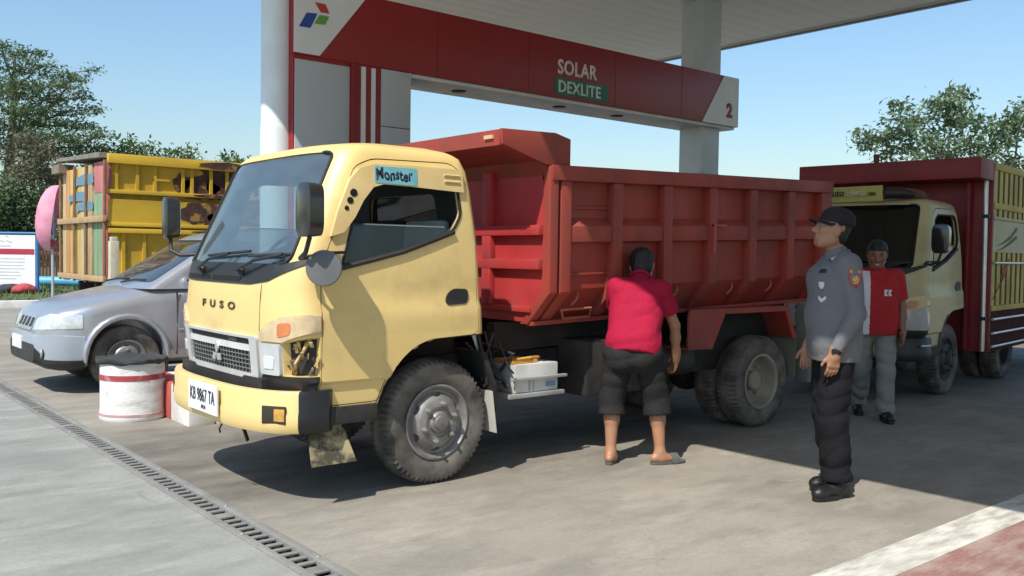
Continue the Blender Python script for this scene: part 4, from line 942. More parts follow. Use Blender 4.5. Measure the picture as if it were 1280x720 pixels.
for sg in (-1, 1):
    sv_piece(rounded([(SYC+sg*.36, .64), (SYC+sg*.84, .67), (SYC+sg*.84, .80), (SYC+sg*.60, .81), (SYC+sg*.36, .75)], .02, 3), .008, -.01, 'headlight', mat('suv_lens', (.62, .64, .64), .1, .2, var=.2, vscale=25, coat=1), sv, a1=2.48)
    q = (2.185, SYC+sg*.56, .41); fg = MB().lathe([(.07, -.03), (.072, .02), (.05, .03), (.0, .03)], (q[0], q[1], q[2]), 0, 20).build('fog_lamp', M_BLK, sv, smooth=40)
    MB().lathe([(.045, -.042), (.045, -.02)], q, 0, 20).build('fog_glass', MATS['suv_lens'], fg)
    arch = []
    for k in range(17):
        t = math.pi*(k/16)*1.06-.09; arch.append((2.90+.405*math.cos(t), SYC+sg*.825, .37+.405*math.sin(t)))
    MB().tube(arch, [.015]+[.032]*15+[.015], 8).build('wheel_arch', M_SIL, sv, smooth=60)
    arch = [(x+2.68, y, z) for x, y, z in arch]
    MB().tube(arch, [.015]+[.032]*15+[.015], 8).build('wheel_arch', M_SIL, sv, smooth=60)
    MB().box((3.30, min(SYC+sg*.70, SYC+sg*.80), .12), (3.315, max(SYC+sg*.70, SYC+sg*.80), .42)).build('mud_flap', M_BLK, sv)
    for x in (3.40, 4.45, 5.25): MB().box((x, min(SYC+sg*.79, SYC+sg*.8195), .36), (x+.006, max(SYC+sg*.79, SYC+sg*.8195), 1.05)).build('door_seam', M_RUB, sv)
    MB().tube([(3.42, SYC+sg*.815, .62), (5.1, SYC+sg*.815, .62)], .014, 6).build('side_trim', M_SIL, sv, smooth=60)
gr_ = sv_piece(rounded([(SYC-.30, .63), (SYC+.30, .63), (SYC+.32, .78), (SYC-.32, .78)], .02, 3), .010, -.01, 'grille', M_SIL, sv)
for k in (-2, -1, 0, 1):
    a = SYC+.15*k+.02
    sv_piece(rounded([(a, .665), (a+.10, .665), (a+.10, .755), (a, .755)], .015, 3), .013, .0, 'grille_slot', M_BLK, gr_)
MB().box((2.085, SYC-.02, .42), (2.10, SYC+.40, .55)).build('licence_plate', mat('plate_pale', (.70, .70, .66), .5), sv)
# greenhouse
GZ = [1.05, 1.10, 1.2, 1.3, 1.4, 1.5, 1.58, 1.63, 1.665, 1.685, 1.695]
GF = [(1.05, 3.02), (1.10, 3.10), (1.58, 3.86), (1.63, 3.97), (1.665, 4.1), (1.685, 4.3), (1.695, 4.6)]
GW = [(1.05, .795), (1.10, .785), (1.58, .67), (1.63, .64), (1.665, .58), (1.685, .48), (1.695, .3)]
GR = [(1.05, 6.42), (1.58, 6.28), (1.63, 6.22), (1.665, 6.1), (1.695, 5.6)]
def gh(off, zb=None):
    rings = []
    for z in GZ:
        wv = interp(z, GW)+off; xf = interp(z, GF)-off*1.3; xr = interp(z, GR)+off; ring = []; D = .22; e = .55; N = 10
        for i in range(2*N+1):
            th = (i-N)/N*math.pi/2; s_, c_ = math.sin(th), math.cos(th); ring.append((xf+D*(1-max(c_, 0)**e), SYC+math.copysign(abs(s_)**e, s_)*wv))
        for sx, k0 in ((1, 0), (-1, 1)):
            for k in range(4):
                t = (k if sx > 0 else 3-k)/3*math.pi/2; rr_ = .1; ring.append((xr-rr_+rr_*math.sin(t), SYC+sx*(wv-rr_+rr_*math.cos(t))))
        zz = z+off if z > 1.6 else (zb if (zb is not None and z == GZ[0]) else z)
        rings.append([(x, y, zz) for x, y in ring])
    return MB().loft(rings).mesh()
sh = boolean(gh(0), gh(-.04, .95)); wsp = rounded([(SYC-.70, 1.115), (SYC+.70, 1.115), (SYC+.58, 1.575), (SYC-.58, 1.575)], .05, 3)
sh = boolean(sh, prism_mesh(wsp, 0, 2.5, 4.05))
wins = [[(3.50, 1.13), (4.38, 1.13), (4.38, 1.56), (4.10, 1.56)], [(4.46, 1.13), (5.2, 1.13), (5.2, 1.56), (4.46, 1.56)], [(5.28, 1.13), (6.2, 1.13), (6.1, 1.56), (5.28, 1.56)]]
gsh2 = boolean(gh(-.008), gh(-.015, .95))
for wn in wins: sh = boolean(sh, prism_mesh(rounded(wn, .03, 2), 1, SYC-1, SYC+1))
sh = boolean(sh, prism_mesh(rounded([(SYC-.6, 1.15), (SYC+.6, 1.15), (SYC+.55, 1.55), (SYC-.55, 1.55)], .05, 3), 0, 6.0, 6.8))
finish(sh, 'roof', M_SIL, sv, smooth=30)
G_SV = glass_mat('van_glass', (.55, .62, .66), .05, .10)
finish(boolean(gsh2.copy(), prism_mesh(shrink(wsp, -.01), 0, 2.5, 4.05), 'INTERSECT'), 'windshield', G_SV, sv, smooth=40)
for sg in (-1, 1):
    for wn in wins:
        a, b = sorted((SYC+sg*.3, SYC+sg*1.0)); finish(boolean(gsh2.copy(), prism_mesh(wn, 1, a, b), 'INTERSECT'), 'side_window', G_SV, sv, smooth=40)
    MB().tube([(3.55, SYC+sg*.80, 1.12), (3.53, SYC+sg*.86, 1.13)], .02, 6).build('mirror_stem', M_BLK, sv)
    MB().ball((3.55, SYC+sg*.93, 1.17), (.06, .10, .075), 14, 8).build('wing_mirror', M_SIL, sv, smooth=60)
MB().box((3.25, SYC-.7, .98), (3.6, SYC+.7, 1.07)).build('dashboard', M_INT, sv, bevel=.03)
for yy in (-.38, .38): MB().box((4.3, SYC+yy-.22, .6), (4.5, SYC+yy+.22, 1.35)).build('seat', M_INT, sv, bevel=.06)
for y0 in (-.05, .5):
    MB().tube([(3.06, SYC+y0, 1.10), (3.13, SYC+y0-.25, 1.135), (3.16, SYC+y0-.5, 1.14)], .010, 6).build('wiper', M_BLK, sv, smooth=60)
for x in (2.90, 5.58):
    for sg in (-1, 1): make_wheel(sv, (x, SYC+sg*.70, .338), out=sg, R=.340, wd=.20, rimR=.19, lugs=5, tread=False, rim_m=mat('alloy_grey', (.24, .24, .235), .45, .4))
MB().box((2.4, SYC-.5, .22), (6.2, SYC+.5, .32)).build('underbody', SB, sv)

# ================================================================ yellow box truck in the background
YO = (6.6, 15.2, 0)
yt = thing('box_truck', 'old yellow steel box truck with patched plank tailgate parked behind the wagon', 'truck', YO)
M_YB = mat('box_yellow', (.60, .39, .035), .55, var=.14, vscale=1.3, dirt=.45, dcol=(.26, .15, .03), dscale=1.6, dlo=.5, dhi=.75, stretch=(.5, 1, 1.5))
XA, XB, YA, YB = 3.96, 9.2, 14.0, 16.45
bx = MB().box((XA+.06, YA+.06, .98), (XB, YB-.06, 2.72)).build('cargo_box', mat('box_core', (.40, .26, .03), .7, var=.2, dirt=.5, dcol=(.15, .09, .03)), yt)
for z0, z1, d_ in ((2.72, 2.86, .04), (2.28, 2.34, .02), (1.80, 1.855, .02), (1.70, 1.77, .035), (.96, 1.05, .03)):
    MB().box((XA, YA-d_, z0), (XB, YA+.062, z1)).build('side_rail', M_YB, bx, bevel=.008)
for z0, z1, yy in ((2.341, 2.719, .045), (1.856, 2.20, .0), (1.051, 1.699, .045)):
    MB().box((XA+.01, YA+yy, z0), (XB, YA+yy+.02, z1)).build('side_panel', M_YB, bx)
for i in range(9):
    x = XA+.1+i*.56
    for xx in (x, x+.12*(i % 2)+.3):
        if xx < XB-.1:
            MB().box((xx, YA+.005, 2.342), (xx+.045, YA+.044, 2.718)).build('rib', M_YB, bx)
            if i % 2 == 0 or xx > x: MB().box((xx+.1, YA+.005, 1.052), (xx+.145, YA+.044, 1.698)).build('rib', M_YB, bx)
MB().box((4.62, YA+.004, 2.50), (4.86, YA+.043, 2.53)).build('rib', M_YB, bx)
M_BRN = mat('mural_brown', (.07, .032, .024), .7, var=.6, vscale=5, dirt=.9, dcol=(.36, .21, .06), dscale=3.2, dlo=.54, dhi=.60)
rm2 = random.Random(31)
for z0, z1, yy in ((2.342, 2.716, .044), (1.858, 2.198, -.001), (1.053, 1.697, .044)):
    pts = [(7.4, z0), (7.4, z1)]
    for k in range(13):
        f = k/12; pts.append((5.28+.16*math.sin(f*9+z0*3)+rm2.uniform(-.07, .07), z1+(z0-z1)*f))
    MB().prism(pts, 1, YA+yy-.004, YA+yy+.01).build('mural_patch', M_BRN, bx)
for (cx, cz, rx, rz, yy) in ((5.35, 2.42, .30, .20, .0445), (5.25, 2.02, .26, .17, -.0005), (5.7, 2.5, .25, .22, .0445), (5.75, 1.98, .32, .16, -.0005), (5.5, 1.42, .35, .24, .0445), (5.7, 2.79, .42, .065, -.0405), (6.3, 2.45, .4, .25, .0445), (6.4, 2.02, .4, .17, -.0005), (5.05, 2.5, .14, .16, .0445), (5.95, 2.2, .3, .1, -.0005), (5.3, 1.25, .2, .2, .0445), (5.6, 2.31, .4, .03, -.0205), (5.6, 1.74, .4, .03, -.0355)):
    pts = []
    for k in range(22):
        t = 2*math.pi*k/22; q = 1+rm2.uniform(-.22, .12); pts.append((cx+rx*q*math.cos(t), min(max(cz+rz*q*math.sin(t), .98), 2.86)))
    MB().prism(pts, 1, YA+yy-.006, YA+yy+.01).build('mural_patch', M_BRN, bx)
# plank end
PW = (YB-YA)/11
cols = {'plank_cream': (.50, .40, .22), 'plank_tan': (.42, .29, .15), 'plank_yellow': (.55, .38, .10), 'plank_green': (.20, .32, .18), 'plank_pink': (.52, .17, .17), 'plank_orange': (.50, .25, .10), 'plank_blue': (.12, .25, .33)}
for kk, v in cols.items(): mat(kk, v, .75, var=.2, vscale=3, dirt=.55, dcol=(.22, .15, .08), dscale=4, stretch=(1, 4, .5), bump=.3, bscale=30)
order = ['plank_pink', 'plank_green', 'plank_green', 'plank_tan', 'plank_cream', 'plank_cream', 'plank_yellow', 'plank_tan', 'plank_yellow', 'plank_orange', 'plank_cream']
rp = random.Random(8)
for i, nm in enumerate(order):
    y0 = YA+.03+i*PW
    zt = 2.74 if i > 0 else 2.3
    if i in (1, 2): zt = 2.35
    MB().box((XA-.012-rp.uniform(0, .02), y0+.006, .98+rp.uniform(-.05, .08)), (XA+.055, y0+PW-.008, zt)).build('plank', MATS[nm], bx, bevel=.006)
MB().box((XA-.02, YA+.02, 2.30), (XA+.056, YA+.62, 2.76)).build('pink_board', MATS['plank_pink'], bx, bevel=.004)
for y0, y1, z0, z1 in ((14.62, 15.65, 2.44, 2.60), (14.95, 16.0, 2.20, 2.34), (14.65, 15.55, 2.04, 2.18)):
    MB().prism([(y0, z0+.03), (y0+.1, z0), (y1-.15, z0+.02), (y1, z0-.02), (y1+.02, z1-.03), ((y0+y1)/2, z1+.02), (y0+.02, z1)], 0, XA-.0345, XA-.03).build('blue_patch', MATS['plank_blue'], bx)
for z0, z1, nm in ((1.86, 1.95, 'plank_tan'), (.98, 1.06, 'plank_tan')):
    MB().box((XA-.09, YA-.06, z0), (XA-.034, YB+.08, z1)).build('cross_batten', MATS[nm], bx, bevel=.008)
for yy in (YA-.035, YA+.95, YA+1.6, YB-.0):
    MB().tube([(XA-.06, yy, .95), (XA-.055, yy+.02, 1.8), (XA-.05, yy, 2.76)], .022, 6).build('batten_post', mat('post_rust', (.22, .12, .06), .8, var=.3), bx)
MB().prism([(YA+.07, 2.80), (YB+.10, 2.90), (YB+.10, 2.95), (YA+.07, 2.875)], 0, XA-.10, XB).build('roof_sheet', mat('roof_grey', (.20, .18, .15), .85, var=.3), bx)
MB().box((XA-.14, YB-.25, 2.70), (XA+.1, YB+.22, 2.84)).build('roof_corner', mat('wood_grey', (.22, .18, .13), .85), bx)
ch = MB()
for yy in (14.75, 15.65): ch.box((4.0, yy, .70), (11.2, yy+.1, .95))
ch.tube([(5.6, 14.1, .48), (5.6, 16.3, .48)], .07, 8).tube([(10.2, 14.1, .48), (10.2, 16.3, .48)], .06, 8)
ch.build('chassis', SB, yt)
for x in (5.6, 10.2):
    for yy, sg in ((14.28, -1), (16.15, 1)): make_wheel(yt, (x, yy, .46), out=sg, R=.46, wd=.25, rimR=.26, dish=True, rim_m=M_RIMD, tread=False)
# its cab, turned to face away along +x
ybody = [[(9.35, 14.25, .7), (10.9, 14.25, .7), (10.9, 16.2, .7), (9.35, 16.2, .7)], [(9.35, 14.2, 1.5), (11.0, 14.2, 1.5), (11.0, 16.25, 1.5), (9.35, 16.25, 1.5)], [(9.4, 14.3, 2.4), (10.7, 14.3, 2.4), (10.7, 16.15, 2.4), (9.4, 16.15, 2.4)]]
yc_ = MB().loft(ybody).build('cab', M_YB, yt, bevel=.06)
MB().loft([[(10.955, 14.4, 1.6), (10.985, 14.4, 1.6), (10.985, 16.05, 1.6), (10.955, 16.05, 1.6)], [(10.71, 14.45, 2.3), (10.74, 14.45, 2.3), (10.74, 16.0, 2.3), (10.71, 16.0, 2.3)]]).build('windshield', G_DRK, yt)
MB().prism([(9.7, 1.6), (10.7, 1.6), (10.55, 2.25), (9.75, 2.25)], 1, 14.2, 14.24).build('side_window', G_DRK, yt)
# ================================================================ people: smooth-blended implicit surfaces, meshed with surface nets
def cap_(a, b, ra, rb): return ('c', np.array(a, float), np.array(b, float), ra, rb)
def ell(c, r, R_=None): return ('e', np.array(c, float), np.array(r, float), None if R_ is None else np.array(R_, float))
def prim_box(p):
    if p[0] == 'c':
        r = max(p[3], p[4]); return np.minimum(p[1], p[2])-r, np.maximum(p[1], p[2])+r
    r = max(p[2]); return p[1]-r, p[1]+r
def prim_eval(p, X, Y, Z):
    if p[0] == 'c':
        a, b = p[1], p[2]; d = b-a; L2 = max(d@d, 1e-9)
        t = np.clip(((X-a[0])*d[0]+(Y-a[1])*d[1]+(Z-a[2])*d[2])/L2, 0, 1)
        return np.sqrt((X-a[0]-t*d[0])**2+(Y-a[1]-t*d[1])**2+(Z-a[2]-t*d[2])**2)-(p[3]+t*(p[4]-p[3]))
    c, r, R_ = p[1], p[2], p[3]
    x, y, z = X-c[0], Y-c[1], Z-c[2]
    if R_ is not None: x, y, z = (x*R_[0, 0]+y*R_[1, 0]+z*R_[2, 0], x*R_[0, 1]+y*R_[1, 1]+z*R_[2, 1], x*R_[0, 2]+y*R_[1, 2]+z*R_[2, 2])
    k0 = np.sqrt((x/r[0])**2+(y/r[1])**2+(z/r[2])**2); k1 = np.sqrt((x/r[0]**2)**2+(y/r[1]**2)**2+(z/r[2]**2)**2)
    return k0*(k0-1)/np.maximum(k1, 1e-6)
def implicit(prims, h, k=.03, disp=None, clip=None, pad=.03):
    """prims: list of (primitive, k) or primitive -> mesh (verts, quads)"""
    bb = [prim_box(p[0] if isinstance(p[1], float) and isinstance(p[0], tuple) else p) for p in prims]
    lo = np.min([b[0] for b in bb], 0)-pad; hi = np.max([b[1] for b in bb], 0)+pad
    n = np.ceil((hi-lo)/h).astype(int)+1
    ax = [lo[i]+h*np.arange(n[i]) for i in range(3)]
    D = np.full(n, .15, np.float32)
    for p, (b0, b1) in zip(prims, bb):
        kk = k
        if isinstance(p[0], tuple): p, kk = p
        m = .07
        i0 = np.maximum(((b0-m-lo)/h).astype(int), 0); i1 = np.minimum(((b1+m-lo)/h).astype(int)+2, n)
        X, Y, Z = np.meshgrid(*[ax[i][i0[i]:i1[i]] for i in range(3)], indexing='ij')
        e = prim_eval(p, X, Y, Z); sl = tuple(slice(i0[i], i1[i]) for i in range(3)); d = D[sl]
        hh = np.clip(.5+.5*(d-e)/kk, 0, 1); D[sl] = d*(1-hh)+e*hh-kk*hh*(1-hh)
    if disp is not None or clip is not None:
        X, Y, Z = np.meshgrid(*ax, indexing='ij')
        if disp is not None: D = D+disp(X, Y, Z)
        if clip is not None: D = np.maximum(D, clip(X, Y, Z))
    D = D.astype(np.float64); D[np.abs(D) < 1e-7] = 1e-7
    D[0] = D[-1] = .1; D[:, 0] = D[:, -1] = .1; D[:, :, 0] = D[:, :, -1] = .1
    return nets(D, lo, h)
def nets(D, lo, h):
    S = D < 0
    cnt = np.zeros([q-1 for q in D.shape], np.int8)
    for dx in (0, 1):
        for dy in (0, 1):
            for dz in (0, 1): cnt += S[dx:dx+cnt.shape[0], dy:dy+cnt.shape[1], dz:dz+cnt.shape[2]]
    I = np.argwhere((cnt > 0) & (cnt < 8))
    idx = np.full(cnt.shape, -1, np.int64); idx[I[:, 0], I[:, 1], I[:, 2]] = np.arange(len(I))
    acc = np.zeros((len(I), 3)); num = np.zeros(len(I))
    cor = [(a, b, c) for a in (0, 1) for b in (0, 1) for c in (0, 1)]
    for a in cor:
        for axs in range(3):
            if a[axs]: continue
            b = list(a); b[axs] = 1
            va = D[I[:, 0]+a[0], I[:, 1]+a[1], I[:, 2]+a[2]]; vb = D[I[:, 0]+b[0], I[:, 1]+b[1], I[:, 2]+b[2]]
            mk = (va < 0) != (vb < 0); t = np.where(mk, va/np.where(mk, va-vb, 1), 0)
            P = np.tile(np.array(a, float), (len(I), 1)); P[:, axs] += t
            acc += P*mk[:, None]; num += mk
    V = (I+acc/num[:, None])*h+lo
    Fs = []
    for axs in range(3):
        u, v = [(1, 2), (2, 0), (0, 1)][axs]
        sl0 = [slice(None)]*3; sl1 = [slice(None)]*3; sl0[axs] = slice(0, -1); sl1[axs] = slice(1, None)
        A, B = S[tuple(sl0)], S[tuple(sl1)]
        E_ = np.argwhere(A != B); E_ = E_[(E_[:, u] > 0) & (E_[:, v] > 0) & (E_[:, u] < S.shape[u]-1) & (E_[:, v] < S.shape[v]-1)]
        if not len(E_): continue
        fl = A[E_[:, 0], E_[:, 1], E_[:, 2]]
        def cell(du, dv):
            q = E_.copy(); q[:, u] -= du; q[:, v] -= dv; return idx[q[:, 0], q[:, 1], q[:, 2]]
        q = np.stack([cell(1, 1), cell(0, 1), cell(0, 0), cell(1, 0)], 1)
        q[~fl] = q[~fl][:, ::-1]; Fs.append(q)
    return V, np.concatenate(Fs)
def np_obj(name, V, Fq, m, parent, colors=None):
    me = bpy.data.meshes.new(name); me.from_pydata(V.tolist(), [], Fq.tolist()); me.update()
    me.polygons.foreach_set('use_smooth', [True]*len(me.polygons))
    for mm in (m if isinstance(m, list) else [m]): me.materials.append(mm)
    if colors is not None: me.polygons.foreach_set('material_index', colors.astype(np.int32))
    o = bpy.data.objects.new(name, me); COL.objects.link(o); o.parent = parent; return o
def unit(v): v = np.array(v, float); return v/np.linalg.norm(v)
def hand(w, d, n, side, curl=.5, sc=1.0):
    """wrist, finger direction, palm normal (fingers curl toward it), direction of the thumb side"""
    w, d, n = np.array(w, float), unit(d), unit(n); s = unit(np.array(side, float)-d*(np.array(side)@d)); n = unit(n-d*(n@d)-s*(n@s))
    P = []
    kn = w+d*.085*sc
    for o_ in (-.028, -.009, .010, .028): P.append((cap_(w+s*o_*.55, kn+s*o_, .017*sc, .013*sc), .015))
    P.append((cap_(w-d*.03, w+d*.03, .026*sc, .026*sc), .03))
    for o_, L in ((.030, .068), (.010, .078), (-.010, .072), (-.029, .058)):
        b = kn+s*o_*sc; ang = 0
        for seg, r in ((.45, .0095), (.31, .0088), (.24, .0078)):
            ang += curl*(.55 if seg > .4 else .75); dd = d*math.cos(ang)+n*math.sin(ang); e = b+dd*L*seg*sc
            P.append((cap_(b, e, r*sc, r*.93*sc), .004)); b = e
    b = w+d*.025*sc+s*.024*sc; dd = unit(d*.75+s*.62+n*.25); e = b+dd*.045*sc; P.append((cap_(b, e, .014*sc, .0115*sc), .012))
    dd = unit(d*.9+s*.25+n*.4); P.append((cap_(e, e+dd*.034*sc, .0112*sc, .009*sc), .004))
    return P
def head_prims(c, fwd, up):
    f = unit(fwd); u = unit(np.array(up)-f*(np.array(up)@f)); l = np.cross(u, f); c = np.array(c, float)
    R_ = np.stack([f, l, u], 1)
    def q(a, b, d): return c+f*a+l*b+u*d
    P = [(ell(q(-.012, 0, .03), (.098, .078, .092), R_), .02), (ell(q(.022, 0, -.025), (.070, .066, .085), R_), .03),
         (cap_(q(.055, .022, -.085), q(.055, -.022, -.085), .026, .026), .03), (cap_(q(-.01, .052, -.06), q(.045, .024, -.088), .022, .022), .03), (cap_(q(-.01, -.052, -.06), q(.045, -.024, -.088), .022, .022), .03),
         (cap_(q(.086, 0, .018), q(.108, 0, -.022), .010, .015), .012), (cap_(q(.095, .014, -.027), q(.095, -.014, -.027), .010, .010), .01),
         (cap_(q(.078, .04, .030), q(.084, .012, .032), .012, .012), .015), (cap_(q(.078, -.04, .030), q(.084, -.012, .032), .012, .012), .015),
         (cap_(q(.086, .018, -.056), q(.086, -.018, -.056), .0085, .0085), .008), (cap_(q(.083, .014, -.070), q(.083, -.014, -.070), .009, .009), .008),
         (ell(q(.060, .045, -.015), (.022, .02, .022), R_), .02), (ell(q(.060, -.045, -.015), (.022, .02, .022), R_), .02)]
    for s in (1, -1):
        P.append((ell(q(-.012, s*.080, -.005), (.022, .010, .034), R_), .006)); P.append((cap_(q(-.02, s*.082, .015), q(-.014, s*.079, -.03), .009, .007), .006))
    return P, q, R_
def wobble(amp, fx, fy, fz, seed=0):
    rg = np.random.default_rng(100+int(seed)); W = []
    for k in range(5):
        d = rg.normal(size=3)*np.array([fx, fy, fz])*rg.uniform(.4, 1.2)/1.5; W.append((d, rg.uniform(0, 6.28), rg.uniform(.5, 1)))
    def f(X, Y, Z):
        a = 0; wx = .9*np.sin(Z*fz*.22+seed)+.7*np.sin(X*fx*.3+Y*fy*.25)
        for d, ph, w_ in W: a = a+w_*(1-1.6*np.abs(np.sin((X*d[0]+Y*d[1]+Z*d[2])*.5+ph+wx)))
        return amp*a*.75
    return f
SKIN = mat('skin_tan', (.36, .185, .105), .5, var=.08, vscale=8, fine=.08)
SKIN2 = mat('skin_brown', (.24, .115, .065), .5, var=.08, vscale=8, fine=.08)
HAIR = mat('black_hair', (.010, .009, .008), .55, var=.3, vscale=40, bump=.7, bscale=120, stretch=(1, 1, .3))
EYEW = mat('eye_white', (.7, .68, .64), .3, var=0); DARK = mat('eye_dark', (.012, .01, .008), .4, var=0); LIP = mat('lip_brown', (.26, .10, .07), .5, var=.05); TEETH = mat('teeth', (.72, .70, .64), .35, var=0)

def build_person(name, label, loc, head_deg, J, spec):
    ps = thing('person', label, 'person', loc, rad(head_deg)); ps['_org'] = [0, 0, 0]
    A = {k: np.array(v, float) for k, v in J.items()}
    skin = spec.get('skin', SKIN); h = spec.get('h', .0065)
    upv = A['up']; fwd = unit(A['chest']-A['pelvis'])
    # ---- body
    P = []
    lat = unit(A['shL']-A['shR'])
    P += [(cap_(A['pelvis']+lat*.06, A['chest']+lat*.07, .095, .10), .05), (cap_(A['pelvis']-lat*.06, A['chest']-lat*.07, .095, .10), .05)]
    P += [(cap_(A['shL']*.9+A['shR']*.1, A['shR']*.9+A['shL']*.1, .058, .058), .05)]
    P += [(cap_(A['neck'], A['headc']-unit(A['hup'])*.05-unit(A['hdir'])*.012, .056, .052), .03)]
    for s in 'LR':
        P += [(cap_(A['hip'+s], A['knee'+s], .078, .052), .04), (cap_(A['knee'+s], A['calf'+s] if 'calf'+s in A else (A['knee'+s]*.62+A['ank'+s]*.38), .050, .052), .03),
              (cap_(A['knee'+s]*.62+A['ank'+s]*.38, A['ank'+s], .051, .034), .03)]
        P += [(cap_(A['sh'+s], A['el'+s], .046, .037), .03), (cap_(A['el'+s], A['el'+s]*.6+A['wr'+s]*.4, .036, .037), .02), (cap_(A['el'+s]*.6+A['wr'+s]*.4, A['wr'+s], .037, .025), .02)]
        hd = spec['hand'+s]; P += hand(A['wr'+s], hd[0], hd[1], hd[2], hd[3])
        if spec.get('bare_feet'):
            a, t = A['ank'+s], A['toe'+s]; d = unit((t-a)*np.array([1, 1, 0])); sd_ = np.array([-d[1], d[0], 0])
            base = np.array([a[0], a[1], .045]); P += [(cap_(base-d*.045, base+d*.03, .030, .032), .03), (cap_(a, base, .034, .032), .03), (cap_(base+d*.02+sd_*.012, base+d*.14+sd_*.018-np.array([0, 0, .015]), .030, .018), .03), (cap_(base+d*.02-sd_*.012, base+d*.13-sd_*.02-np.array([0, 0, .015]), .028, .016), .03)]
            for k in range(5):
                o_ = .032-.016*k; tb = base+d*(.145-.006*k)+sd_*o_-np.array([0, 0, .018]); P.append((cap_(tb, tb+d*(.035-.004*k), .0115 if k == 0 else .009, .009 if k == 0 else .007), .004))
    hp, q, R_ = head_prims(A['headc'], A['hdir'], A['hup']); P += hp
    V, Fq = implicit(P, h, .03)
    body = np_obj('body', V, Fq, skin, ps)
    # ---- face details
    for s in (1, -1):
        ew = MB().ball((0, 0, 0), (.006, .0125, .006), 10, 6); ew.v = [tuple(q(.078, s*.031, .008)+R_ @ np.array(v)) for v in ew.v]; e_ = ew.build('eye', EYEW, ps, smooth=60)
        ir = MB().ball((0, 0, 0), (.004, .0060, .0055), 8, 5); ir.v = [tuple(q(.0825, s*.031, .008)+R_ @ np.array(v)) for v in ir.v]; ir.build('iris', DARK, e_, smooth=60)
        br = MB().tube([q(.080, s*.052, .030), q(.0915, s*.034, .038), q(.0935, s*.014, .034)], [.003, .0055, .004], 6); br.build('eyebrow', DARK, ps, smooth=60)
    lp = MB().tube([q(.083, .024, -.0625), q(.0945, .010, -.064), q(.0945, -.010, -.064), q(.083, -.024, -.0625)], [.002, .005, .005, .002], 6); lips = lp.build('mouth', LIP, ps, smooth=60)
    if spec.get('smile'):
        tt = MB().tube([q(.088, .019, -.0605), q(.0985, .008, -.064), q(.0985, -.008, -.064), q(.088, -.019, -.0605)], .0035, 6); tt.build('teeth', TEETH, lips, smooth=60)
    # ---- hair
    hv = spec.get('hair', 1.0); hk = .93 if hv < 1 else (1.06 if hv > 1 else 1.0)
    hs = [(ell(q(-.020, 0, .042), (.099*hk, .084*hk, .090*hk), R_), .02), (ell(q(-.045 if hv >= 1 else -.038, 0, -.02), (.068*hk, .074*hk, .08*hk), R_), .02)]
    f_, u_ = unit(A['hdir']), unit(A['hup'])
    cc = A['headc']
    hv = spec.get('hair', 1.0)
    def hclip(X, Y, Z):
        x = (X-cc[0])*f_[0]+(Y-cc[1])*f_[1]+(Z-cc[2])*f_[2]; zz = (X-cc[0])*u_[0]+(Y-cc[1])*u_[1]+(Z-cc[2])*u_[2]
        front = np.maximum(x-.045, .068-zz+.0*x)           # keep fringe above the brow
        front = np.where(x > .02, .050-zz+(x-.02)*.12, -1.0)
        low = np.where(x > -.03, .000-zz, -.085-zz)
        return np.maximum(front, low)
    V, Fq = implicit(hs, .006, .02, disp=wobble(.0018, 150, 150, 110, 1), clip=hclip); np_obj('hair', V, Fq, HAIR, ps)
    # ---- shirt
    g = spec['shirt']; r = g.get('ease', .02)
    sl_ = g.get('slim', 1.0)
    S = [(cap_(A['pelvis']+lat*.062*sl_, A['chest']+lat*.075*sl_, .105+r*g.get('belly', 1)*sl_, .105+r*sl_), .06), (cap_(A['pelvis']-lat*.062*sl_, A['chest']-lat*.075*sl_, .105+r*g.get('belly', 1)*sl_, .105+r*sl_), .06),
         (cap_(A['shL']*.93+A['shR']*.07, A['shR']*.93+A['shL']*.07, .064+r*.4, .064+r*.4), .06), (cap_(A['neck']-unit(A['neck']-A['chest'])*.03, A['neck']+unit(A['headc']-A['neck'])*.012, .076, .068), .03)]
    for x_ in g.get('extra', []): S.append((x_, .06))
    for s in 'LR':
        e_, w_ = A['el'+s], A['wr'+s]
        if g['sleeve'] == 'long': S += [(cap_(A['sh'+s], e_, .062+r*.4, .056), .04), (cap_(e_, w_-(w_-e_)*.10, .056, .042), .02)]
        else: S += [(cap_(A['sh'+s], A['sh'+s]+(e_-A['sh'+s])*g.get('slen', .72), .062+r*.4, .064), .04)]
    hem = g['hem']; pv = A['pelvis']; hu = g.get('hem_up', unit(A['chest']-A['pelvis']))
    def sclip(X, Y, Z):
        d = -((X-pv[0])*hu[0]+(Y-pv[1])*hu[1]+(Z-pv[2])*hu[2])-hem
        arm = np.full_like(d, -1.0)
        out_ = d
        if g['sleeve'] == 'long':     # sleeves may hang lower than the hem
            dist = np.full_like(d, 9.0)
            for s in 'LR': dist = np.minimum(dist, prim_eval(cap_(A['el'+s], A['wr'+s], .075, .065), X, Y, Z))
            out_ = np.where(dist < 0, -1.0, d)
        else:
            for s in 'LR':
                dr_ = unit(A['el'+s]-A['sh'+s]); e0 = A['sh'+s]+(A['el'+s]-A['sh'+s])*g.get('slen', .72)
                near_ = prim_eval(cap_(A['sh'+s], A['el'+s], .085, .085), X, Y, Z) < 0
                cut = (X-e0[0])*dr_[0]+(Y-e0[1])*dr_[1]+(Z-e0[2])*dr_[2]
                out_ = np.where(near_ & (cut > -.05), np.maximum(cut, -1), out_)
        return out_
    V, Fq = implicit(S, h+.0005, .05, disp=wobble(g.get('fold', .0035), 38, 34, 42, g.get('seed', 1)), clip=sclip)
    colr = None
    if 'split' in g:
        cen = V[Fq].mean(1); colr = g['split'](cen).astype(int)
    sh_o = np_obj('shirt', V, Fq, g['mat'] if 'split' not in g else [g['mat'], g['mat2']], ps, colr)
    # collar
    nk = A['neck']; nd = unit(A['headc']-A['neck']); a1 = unit(np.cross(nd, lat)); ring = []
